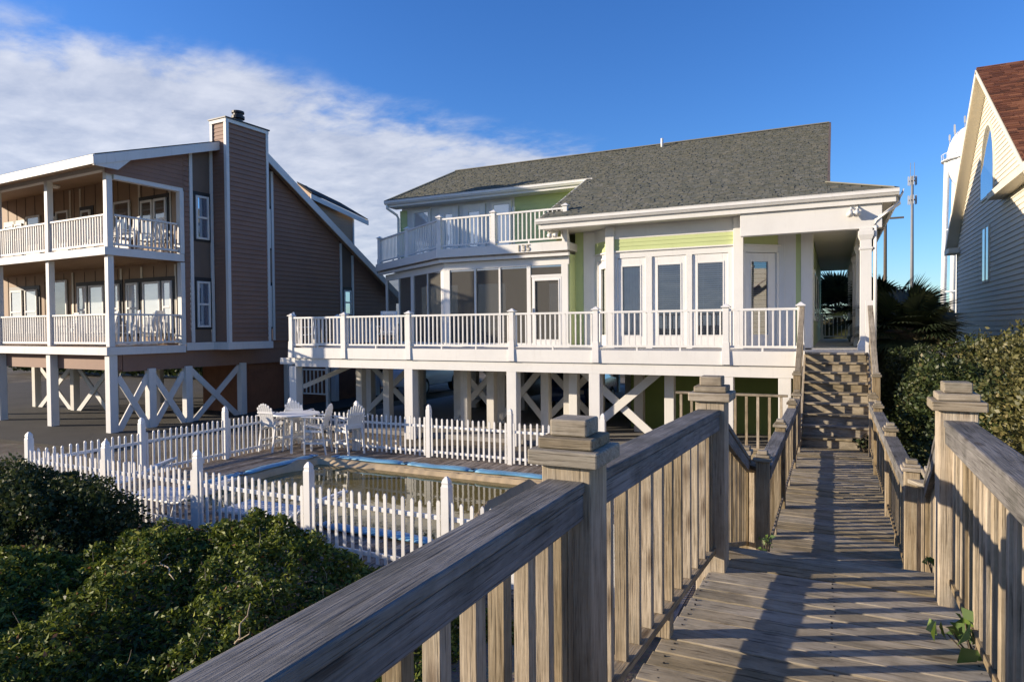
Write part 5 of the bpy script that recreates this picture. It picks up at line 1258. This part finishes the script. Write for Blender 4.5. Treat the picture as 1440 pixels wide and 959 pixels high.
# ================================================================== CARS
def car(mat, name='parked_car'):
    t = thing(name, '', 'car', (0, 0, 0), 'cars parked under and behind the green house')
    # side profile swept across the width, cabin narrowing upwards
    prof = [(-2.2, 0.35), (-2.25, 0.62), (-2.15, 0.86), (-1.25, 0.96), (-0.55, 1.42), (0.75, 1.46), (1.45, 1.02), (2.1, 0.94), (2.22, 0.62), (2.18, 0.35)]
    mb = MB(); n = len(prof); P = []
    for k, y in enumerate((-0.86, -0.8, 0.8, 0.86)):
        for x, z in prof:
            inset = 0.16*max(0, (z-0.95)/0.5); yy = y-(inset if y > 0 else -inset); P.append((x*(0.985 if k in (0, 3) else 1.0), yy, z))
    fs = [(k*n+i, k*n+(i+1) % n, (k+1)*n+(i+1) % n, (k+1)*n+i) for k in range(3) for i in range(n)]+[tuple(range(n-1, -1, -1)), tuple(3*n+i for i in range(n))]
    mb._add(P, fs); mb.build('body', mat, t, bevel=0.04, smooth=True)
    for s_ in (-1, 1):
        for (a, b, c, d) in (((-1.05, 1.0), (-0.10, 1.0), (-0.10, 1.37), (-0.50, 1.37)), ((0.0, 1.0), (1.2, 1.02), (0.72, 1.38), (0.0, 1.38))):
            mb = MB(); mb.prism([(x, s_*(0.872-0.16*max(0, (z-0.95)/0.5)), z) for x, z in (a, b, c, d)], (0, -0.02*s_, 0)); mb.build('window', 'dglass', t)
    mb = MB(); mb.prism([(-1.26, -0.62, 0.99), (-1.26, 0.62, 0.99), (-0.60, 0.56, 1.41), (-0.60, -0.56, 1.41)], (-0.02, 0, 0.02)); mb.build('windscreen', 'dglass', t)
    mb = MB(); mb.prism([(1.42, -0.62, 1.06), (1.42, 0.62, 1.06), (0.80, 0.56, 1.44), (0.80, -0.56, 1.44)], (0.02, 0, 0.02)); mb.build('rear_window', 'dglass', t)
    for x in (-1.4, 1.35):
        for s_ in (-1, 1):
            mb = MB(); mb.tube([(x, 0.66*s_, 0.32), (x, 0.88*s_, 0.32)], 0.32, 20); w = mb.build('wheel', 'rubber', t)
            mb = MB(); mb.tube([(x, 0.87*s_, 0.32), (x, 0.893*s_, 0.32)], 0.19, 14); mb.build('rim', 'metal', w)
    for s_ in (-1, 1):
        mb = MB(); mb.box(-2.26, -2.18, 0.62*s_-0.16, 0.62*s_+0.16, 0.66, 0.80); mb.build('headlight', 'white', t, bevel=0.01)
        mb = MB(); mb.box(2.15, 2.235, 0.66*s_-0.12, 0.66*s_+0.12, 0.70, 0.86); mb.build('tail_light', 'rust', t, bevel=0.01)
    return t
c1 = car('carblue'); p = at(790, 570, y=23.0); c1.location = (p.x+0.45, 23.9, 0.0); c1.rotation_euler = (0, 0, math.pi/2+0.05); c1['label'] = 'dark blue car parked under the green house between right pilings'
c2 = car('cargrey'); p = at(712, 580, y=22.6); c2.location = (p.x, 23.6, 0.0); c2.rotation_euler = (0, 0, math.pi/2-0.03); c2['label'] = 'grey car parked under the green house left of the blue car'
c3 = car('carwhite'); p = at(585, 580, y=25.5); c3.location = (p.x, 26.2, 0.0); c3.rotation_euler = (0, 0, math.pi/2+0.08); c3.scale = (1.08, 1.05, 1.22); c3['label'] = 'white car parked end on behind the left pilings of the green house'
# white stair railing between the two houses
p = at(372, 590, y=19.5); q_ = at(462, 590, y=19.5)
t = thing('stair_railing', 'white stair landing railing in the gap under the left end of the green house', 'railing', (p.x, 19.5, 0))
mb = MB(); mb.bar((p.x, 19.5, 1.45), (q_.x, 19.5, 1.45), 0.08, 0.06); mb.bar((p.x, 19.5, 0.52), (q_.x, 19.5, 0.52), 0.05, 0.05); mb.build('handrail', 'pile', t)
for k in range(17): place(random.choice(balmesh(0.88, 0.04, 'pile')), 'baluster', (p.x+(q_.x-p.x)*(k+0.5)/17, 19.5, 0.55), t)
for x in (p.x, (p.x+q_.x)/2, q_.x):
    mb = MB(); mb.box(x-0.06, x+0.06, 19.44, 19.56, -0.2, 1.6); mb.build('post', 'pile', t)
# ================================================================== VEGETATION
def thicket():
    n = 300000
    u = rng.uniform(0, 1, n); r_ = 2.2+u**0.75*9.5; az = rng.uniform(math.radians(-88), math.radians(-18), n)
    X = r_*np.sin(az); Y = r_*np.cos(az)
    P0 = np.stack([X, Y, 0*X], 1)
    yback = 5.55-1.15*np.clip((-6.2-X)/1.3, 0, 1)+0.2*wob(P0, 1.3, 5)
    xr = -2.15+0.12*wob(P0, 1.5, 6)-0.18*np.clip(Y-3.2, 0, 2.5)-0.0*Y
    k = (Y < yback) & (X < xr) & (Y > 0.15) & (X > -10.5)
    X, Y, P0 = X[k], Y[k], P0[k]; yback = yback[k]; xr = xr[k]; n = len(X)
    big = wob(P0, 0.9, 21); mid = wob(P0, 2.6, 22); fine = wob(P0, 7.5, 23)
    top = 0.65+0.08*big+0.13*mid+0.07*fine+0.34*np.exp(-((X+5.55)/1.25)**2-((Y-5.0)/0.85)**2)
    edge = np.clip(np.minimum((yback-Y)/0.35, (xr-X)/0.5), 0, 1)**0.5
    top = 0.22+(top-0.22)*edge-0.16*np.clip((-7.2-X)/2, 0, 1)-0.28*np.clip((X+4.3)/1.5, 0, 1)
    dep = np.abs(rng.normal(0, 0.07, n)); deep = rng.uniform(0, 1, n) < 0.25; dep[deep] += rng.uniform(0, 0.3, deep.sum())
    Z = np.maximum(top-dep, 0.12)
    d = np.hypot(X, Y); size = 0.032+0.004*d
    tint = np.clip(0.31+0.19*rng.normal(size=n)+0.14*big+0.10*fine, 0, 0.93); red = (rng.uniform(0, 1, n) < 0.015+0.05*(wob(P0, 1.1, 31) > 0.75)); tint[red] = 1.0
    C_ = np.stack([X, Y, Z], 1)
    s0 = np.median(size)
    o = leaf_mesh('dune_shrub_thicket', C_, size[:, None], 'lf_dune', up=0.3, tint=tint, kind='stuff', aspect=0.42)
    o['label'] = 'low dense green dune shrubs filling the lower left foreground'
    mb = MB(); pick = rng.choice(len(C_), 150, replace=False)
    for i in pick:
        c = V(C_[i]); h = random.uniform(0.08, 0.2); stick(mb, c-V((0, 0, 0.1)), c+V((random.uniform(-.1, .1), random.uniform(-.1, .1), h)), 0.0035, 0.0015, 4, 0.012)
    q_ = mb.build('dead_stems', 'twig', kind='stuff'); q_['label'] = 'thin dead stems poking out of the dune shrubs'
thicket()
def shrub(name, label, c, rad, n, size, mat, seed, group=None, up=0.3, tm=0.45, stems=True):
    t = thing(name, label, 'shrub', (c[0], c[1], 0), group)
    P = clump_points(n, c, rad, seed); P = P[P[:, 2] > 0.05]
    tint = np.clip(tm+0.2*rng.normal(size=len(P))+0.15*wob(P, 2.0, seed+5), 0, 1)
    od = (P-np.array(c))/np.array(rad)*0.7
    leaf_mesh('foliage', P, size, mat, t, up=up, tint=tint, out_dir=od)
    if stems:
        mb = MB()
        for k in range(9):
            a = random.uniform(0, 6.28); r_ = random.uniform(0.4, 0.75)
            stick(mb, (c[0]+0.15*math.cos(a), c[1]+0.15*math.sin(a), 0.0), (c[0]+rad[0]*r_*math.cos(a), c[1]+rad[1]*r_*math.sin(a), c[2]+rad[2]*random.uniform(0.1, 0.6)), 0.035, 0.01)
        mb.build('stem', 'bark', t, smooth=True)
    return t
shrub('dune_bush', 'dark rounded bush at the left edge in front of the picket fence', (-9.85, 5.0, 0.42), (1.95, 1.05, 0.76), 46000, 0.062, 'lf_dark', 41)
shrub('sunlit_bush', 'large sunlit olive bush at the right edge behind the tan railing', (2.75, 8.3, 1.65), (1.30, 1.5, 1.42), 42000, 0.062, 'lf_olive', 51)
shrub('dark_bush', 'dark low bush directly behind the tall capped post on the right', (1.75, 9.6, 1.05), (0.72, 1.4, 1.08), 20000, 0.06, 'lf_dark', 61, tm=0.5)
shrub('hedge_bush', 'dark brown green bush right of the lower boardwalk, in front of the palm', (1.75, 13.2, 1.15), (0.85, 2.3, 1.3), 26000, 0.07, 'lf_dark', 71, tm=0.5)
shrub('hedge_bush', 'olive bush below the beige house, with top edge against its shaded wall', (3.35, 13.2, 1.55), (1.35, 1.9, 1.35), 28000, 0.07, 'lf_olive', 81, tm=0.36)
shrub('hedge_bush', 'bush by the corner of the beige house behind the other bushes', (3.2, 18.5, 1.5), (1.2, 2.2, 1.35), 16000, 0.09, 'lf_dark', 91, tm=0.55)
shrub('hedge_bush', 'dark bush at the foot of the palm trunk beside the porch', (1.75, 18.3, 1.0), (0.8, 2.3, 1.3), 18000, 0.08, 'lf_dark', 95, tm=0.35)
def palm(label, x, y, zt, L_, nf=34, dead=10):
    t = thing('palm_tree', label, 'palm tree', (x, y, 0))
    mb = MB(); pts = [(x+0.05*math.sin(k), y, zt*k/7-0.1*(k == 0)) for k in range(8)]; mb.tube(pts, [0.20-0.006*k for k in range(8)], 12); mb.build('trunk', 'bark', t, smooth=True)
    c0 = V((x, y, zt))
    def fan(az, el, ln, mat_t, droop):
        d = V((math.cos(az)*math.cos(el), math.sin(az)*math.cos(el), math.sin(el))); hub = c0+d*ln*0.42+V((0, 0, -droop*0.05))
        s_ = d.cross(V((0, 0, 1))).normalized(); n_ = s_.cross(d)
        out = []
        for k in range(34):
            a = (k-16.5)/16.5*1.9; dd = (d*math.cos(a)+s_*math.sin(a)).normalized(); l_ = ln*0.62*(1-0.22*abs(a)/1.9)*random.uniform(0.9, 1.08)
            w = dd.cross(n_).normalized()*0.022*ln; tip = hub+dd*l_+V((0, 0, -droop*l_*0.45)); mid = hub+dd*l_*0.55+n_*0.03+V((0, 0, -droop*l_*0.12))
            out.append((hub, mid+w, tip, mid-w))
        return hub, out
    VV = []; tt = []; mb = MB()
    for k in range(nf+dead):
        isd = k >= nf
        az = k*2.399+random.uniform(-.2, .2); el = random.uniform(-0.2, 1.35) if not isd else random.uniform(-1.3, -0.5)
        hub, q_ = fan(az, el, L_*random.uniform(0.85, 1.1), 0, 0.5 if not isd else 1.0)
        mb.tube([c0, c0.lerp(hub, .5)+V((0, 0, .04)), hub], [0.03, 0.02, 0.012], 5)
        for f in q_: VV.append(f); tt.append(random.uniform(0.1, 0.75) if not isd else random.uniform(0.8, 1.0))
    me = bpy.data.meshes.new('crown'); vs = [tuple(p-c0) for f in VV for p in f]
    me.from_pydata(vs, [], [(4*i, 4*i+1, 4*i+2, 4*i+3) for i in range(len(VV))]); a = me.attributes.new('tint', 'FLOAT', 'POINT'); a.data.foreach_set('value', np.repeat(tt, 4)); me.materials.append(M['lf_palm'])
    cr = link(bpy.data.objects.new('crown', me), c0, t); mb.build('petiole', 'bark', cr)
    return t
palm('dark fan palm with a full crown between the porch column and the beige house', 1.72, 20.6, 2.75, 1.75)
palm('fan palm glimpsed through the far end of the side porch', 0.15, 34.5, 3.6, 2.3)
palm('fan palm standing close against the side of the porch', 1.55, 25.5, 3.3, 1.8, 26, 6)
def tree(label, x, y, h, r_, n, mat, seed, size=0.25):
    t = thing('small_tree', label, 'tree', (x, y, 0)); mb = MB(); stick(mb, (x, y, -0.2), (x, y, h*0.6), 0.22, 0.1)
    tr = mb.build('trunk', 'bark', t, smooth=True); mb = MB()
    for k in range(7): a = random.uniform(0, 6.28); stick(mb, (x, y, h*random.uniform(.3, .5)), (x+r_*.7*math.cos(a), y+r_*.7*math.sin(a), h*random.uniform(.6, .9)), 0.09, 0.03)
    mb.build('limb', 'bark', tr, smooth=True)
    P = clump_points(n, (x, y, h*0.68), (r_, r_, h*0.36), seed); leaf_mesh('crown', P, size, mat, t, tint=np.clip(0.5+0.22*rng.normal(size=len(P)), 0, 1))
p = at(1312, 440, y=60); tree('small brownish tree on the skyline left of the water tower legs', p.x, 60, p.z+0.3, 1.9, 6000, 'lf_far', 101)
def wood_mass(name, label, x0, x1, y0, y1, h, n, size, mat, seed):
    X = rng.uniform(x0, x1, n); Y = rng.uniform(y0, y1, n); P = np.stack([X, Y, 0*X], 1)
    top = h*(0.8+0.16*wob(P, 0.35, seed)+0.1*wob(P, 1.2, seed+1)); Z = top*rng.uniform(0.02, 1, n)**0.7
    o = leaf_mesh(name, np.stack([X, Y, Z], 1), size, mat, kind='stuff', tint=np.clip(0.4+0.2*rng.normal(size=n), 0, 1)); o['label'] = label
wood_mass('dark_undergrowth', 'dark tangled undergrowth behind the brown house', -55, -21.5, 27.5, 30.5, 3.0, 40000, 0.32, 'lf_dark', 111)
wood_mass('far_woodland', 'low woodland along the distant horizon', -140, 170, 190, 215, 5.0, 26000, 1.3, 'lf_far', 121)
def sprig(label, x, y, z, n, ls, h, mat='lf_fresh', sp=0.10):
    t = thing('small_plant', label, 'plant', (x, y, z)); mb = MB(); C_ = []
    for k in range(n):
        a = k*2.4; q_ = V((x+sp*math.cos(a)*random.uniform(.4, 1.2), y+sp*math.sin(a)*random.uniform(.4, 1.2), z+h*random.uniform(0.45, 1.0))); stick(mb, (x, y, z), q_, 0.006, 0.003, 4, 0.01)
        for j in range(3): C_.append(tuple(q_+V((random.uniform(-1, 1), random.uniform(-1, 1), random.uniform(-.8, .5)))*ls*0.6))
    mb.build('stem', 'lf_fresh' if False else 'bark', t); C_ = np.array(C_)
    leaf_mesh('foliage', C_, ls, mat, t, up=0.5, aspect=0.62)
p = at(1374, 925, z=ZN); sprig('broad leaved green plant growing through the boards by the right railing', p.x-0.01, p.y, ZN-0.03, 12, 0.105, 0.22)
p = at(1072, 772, z=ZN); sprig('tiny bright green sprig at the left end of the upper boardwalk', p.x, 5.05, ZN-0.22, 6, 0.05, 0.24, sp=0.04)
p = at(1322, 808, z=ZN); sprig('green sprig poking out behind the tall tan post', 0.62, 4.95, ZN-0.30, 9, 0.07, 0.36, sp=0.08)
p = at(1212, 625, z=ZF); sprig('dark leafy weed at the right foot of the house stairs', 0.50, 13.15, ZF-0.02, 26, 0.09, 0.30, 'lf_dark', 0.17)
for (a, b, lb) in (((330, 905), (352, 848), 'bare curved dry twig among the green dune shrubs'), ((585, 815), (612, 850), 'pale broken twig lying on the dune shrubs')):
    pa = at(*a, z=0.72) if a[0] < 400 else at(225, 790, z=0.74); pb_ = at(*b, z=0.95) if a[0] < 400 else at(245, 815, z=0.78)
    mb = MB(); stick(mb, pa, pb_, 0.009, 0.004, 7, 0.03); stick(mb, pa, pa+V((0.12, 0.03, 0.10)), 0.007, 0.003, 5, 0.02); tag(mb.build('dry_twig', 'twig', smooth=True), lb, 'twig')

# ================================================================== LIGHT AND SKY
SD = V((1.0, 0.52, -0.27)).normalized()           # direction sunlight travels
sun = bpy.data.lights.new('sun', 'SUN'); sun.energy = 5.0; sun.angle = math.radians(0.55); sun.color = (1.0, 0.85, 0.66)
so = bpy.data.objects.new('sun', sun); COL.objects.link(so); so.rotation_euler = SD.to_track_quat('-Z', 'Y').to_euler(); so.location = (-40, -20, 25)
w = bpy.data.worlds.new('World'); SC.world = w; w.use_nodes = True; nt = w.node_tree; nt.nodes.clear()
out = N(nt, 'ShaderNodeOutputWorld'); bg = N(nt, 'ShaderNodeBackground'); bg.inputs['Strength'].default_value = 0.135
sky = N(nt, 'ShaderNodeTexSky'); sky.sky_type = 'NISHITA'; sky.sun_disc = False
sky.sun_elevation = math.asin(-SD.z); sky.sun_rotation = math.atan2(-SD.x, -SD.y); sky.air_density = 1.0; sky.dust_density = 0.4; sky.ozone_density = 4.0; sky.altitude = 0
hs = N(nt, 'ShaderNodeHueSaturation'); hs.inputs['Hue'].default_value = 0.512; hs.inputs['Saturation'].default_value = 1.12; hs.inputs['Value'].default_value = 1.0
tnt = N(nt, 'ShaderNodeMix', data_type='RGBA', blend_type='MULTIPLY'); tnt.inputs[0].default_value = 1.0; tnt.inputs[7].default_value = (0.90, 1.02, 1.12, 1); L(nt, sky.outputs[0], tnt.inputs[6]); L(nt, tnt.outputs[2], hs.inputs['Color'])
tc = N(nt, 'ShaderNodeTexCoord'); sx = N(nt, 'ShaderNodeSeparateXYZ'); L(nt, tc.outputs['Generated'], sx.inputs[0])
def mth(op, a, b=None, c=None, clamp=False):
    n = N(nt, 'ShaderNodeMath', operation=op, use_clamp=clamp)
    for k, q_ in enumerate((a, b, c)):
        if q_ is None: continue
        if isinstance(q_, (int, float)): n.inputs[k].default_value = q_
        else: L(nt, q_, n.inputs[k])
    return n.outputs[0]
azm = mth('ARCTAN2', sx.outputs['X'], sx.outputs['Y'])      # 0 = inland, negative = to the left
elv = mth('ARCSINE', sx.outputs['Z'])
# cloud sheet: position on a flat layer overhead
den = mth('MAXIMUM', mth('ADD', sx.outputs['Z'], 0.10), 0.05)
cv = N(nt, 'ShaderNodeCombineXYZ'); L(nt, mth('DIVIDE', sx.outputs['X'], den), cv.inputs[0]); L(nt, mth('DIVIDE', sx.outputs['Y'], den), cv.inputs[1])
mp = N(nt, 'ShaderNodeMapping'); mp.inputs['Scale'].default_value = (0.95, 1.2, 1); mp.inputs['Rotation'].default_value = (0, 0, 0.5); L(nt, cv.outputs[0], mp.inputs['Vector'])
n1 = N(nt, 'ShaderNodeTexNoise', i_Scale=1.5, i_Detail=10.0, i_Roughness=0.58, i_Distortion=0.12); L(nt, mp.outputs[0], n1.inputs['Vector'])
n2 = N(nt, 'ShaderNodeTexNoise', i_Scale=4.6, i_Detail=9.0, i_Roughness=0.6, i_Distortion=0.15); L(nt, mp.outputs[0], n2.inputs['Vector'])
# upper limit of the bank falls from left to right, right end fades out
lim = mth('ADD', 0.385, mth('MULTIPLY', mth('MAXIMUM', mth('ADD', azm, 0.85), 0.0), -0.20))
e1 = mth('DIVIDE', mth('SUBTRACT', lim, elv), 0.13)
e2 = mth('DIVIDE', mth('SUBTRACT', -0.30, azm), 0.30)
env = mth('MINIMUM', mth('MINIMUM', e1, e2), 1.0)
cover = mth('ADD', mth('MULTIPLY', env, 1.15), mth('ADD', mth('MULTIPLY', mth('SUBTRACT', n1.outputs['Fac'], 0.5), 1.9), mth('MULTIPLY', mth('SUBTRACT', n2.outputs['Fac'], 0.5), 1.25)))
mr = N(nt, 'ShaderNodeMapRange', interpolation_type='SMOOTHSTEP'); mr.inputs[1].default_value = -0.08; mr.inputs[2].default_value = 0.62; mr.inputs[4].default_value = 0.88; L(nt, cover, mr.inputs[0])
gate = N(nt, 'ShaderNodeMapRange', interpolation_type='SMOOTHSTEP'); gate.inputs[1].default_value = -0.12; gate.inputs[2].default_value = 0.35; L(nt, env, gate.inputs[0])
fac = mth('MULTIPLY', mr.outputs[0], gate.outputs[0], clamp=True)
cr = N(nt, 'ShaderNodeValToRGB'); e = cr.color_ramp.elements; e[0].position = 0.3; e[0].color = (2.3, 2.55, 3.2, 1); e[1].position = 0.75; e[1].color = (3.9, 4.0, 4.35, 1)
L(nt, n2.outputs['Fac'], cr.inputs['Fac'])
mx = N(nt, 'ShaderNodeMix', data_type='RGBA'); L(nt, fac, mx.inputs[0]); L(nt, hs.outputs['Color'], mx.inputs[6]); L(nt, cr.outputs['Color'], mx.inputs[7])
L(nt, mx.outputs[2], bg.inputs['Color']); L(nt, bg.outputs[0], out.inputs[0])
vs = SC.view_settings; vs.view_transform = 'Standard'; vs.look = 'None'; vs.gamma = 1.0; vs.exposure = 0.64; vs.use_curve_mapping = False
SC.render.engine = 'CYCLES'; SC.cycles.use_denoising = True; SC.cycles.max_bounces = 6; SC.cycles.diffuse_bounces = 3; SC.cycles.glossy_bounces = 3; SC.cycles.transparent_max_bounces = 10; SC.cycles.caustics_reflective = False; SC.cycles.caustics_refractive = False
SC.cycles.sample_clamp_indirect = 6.0
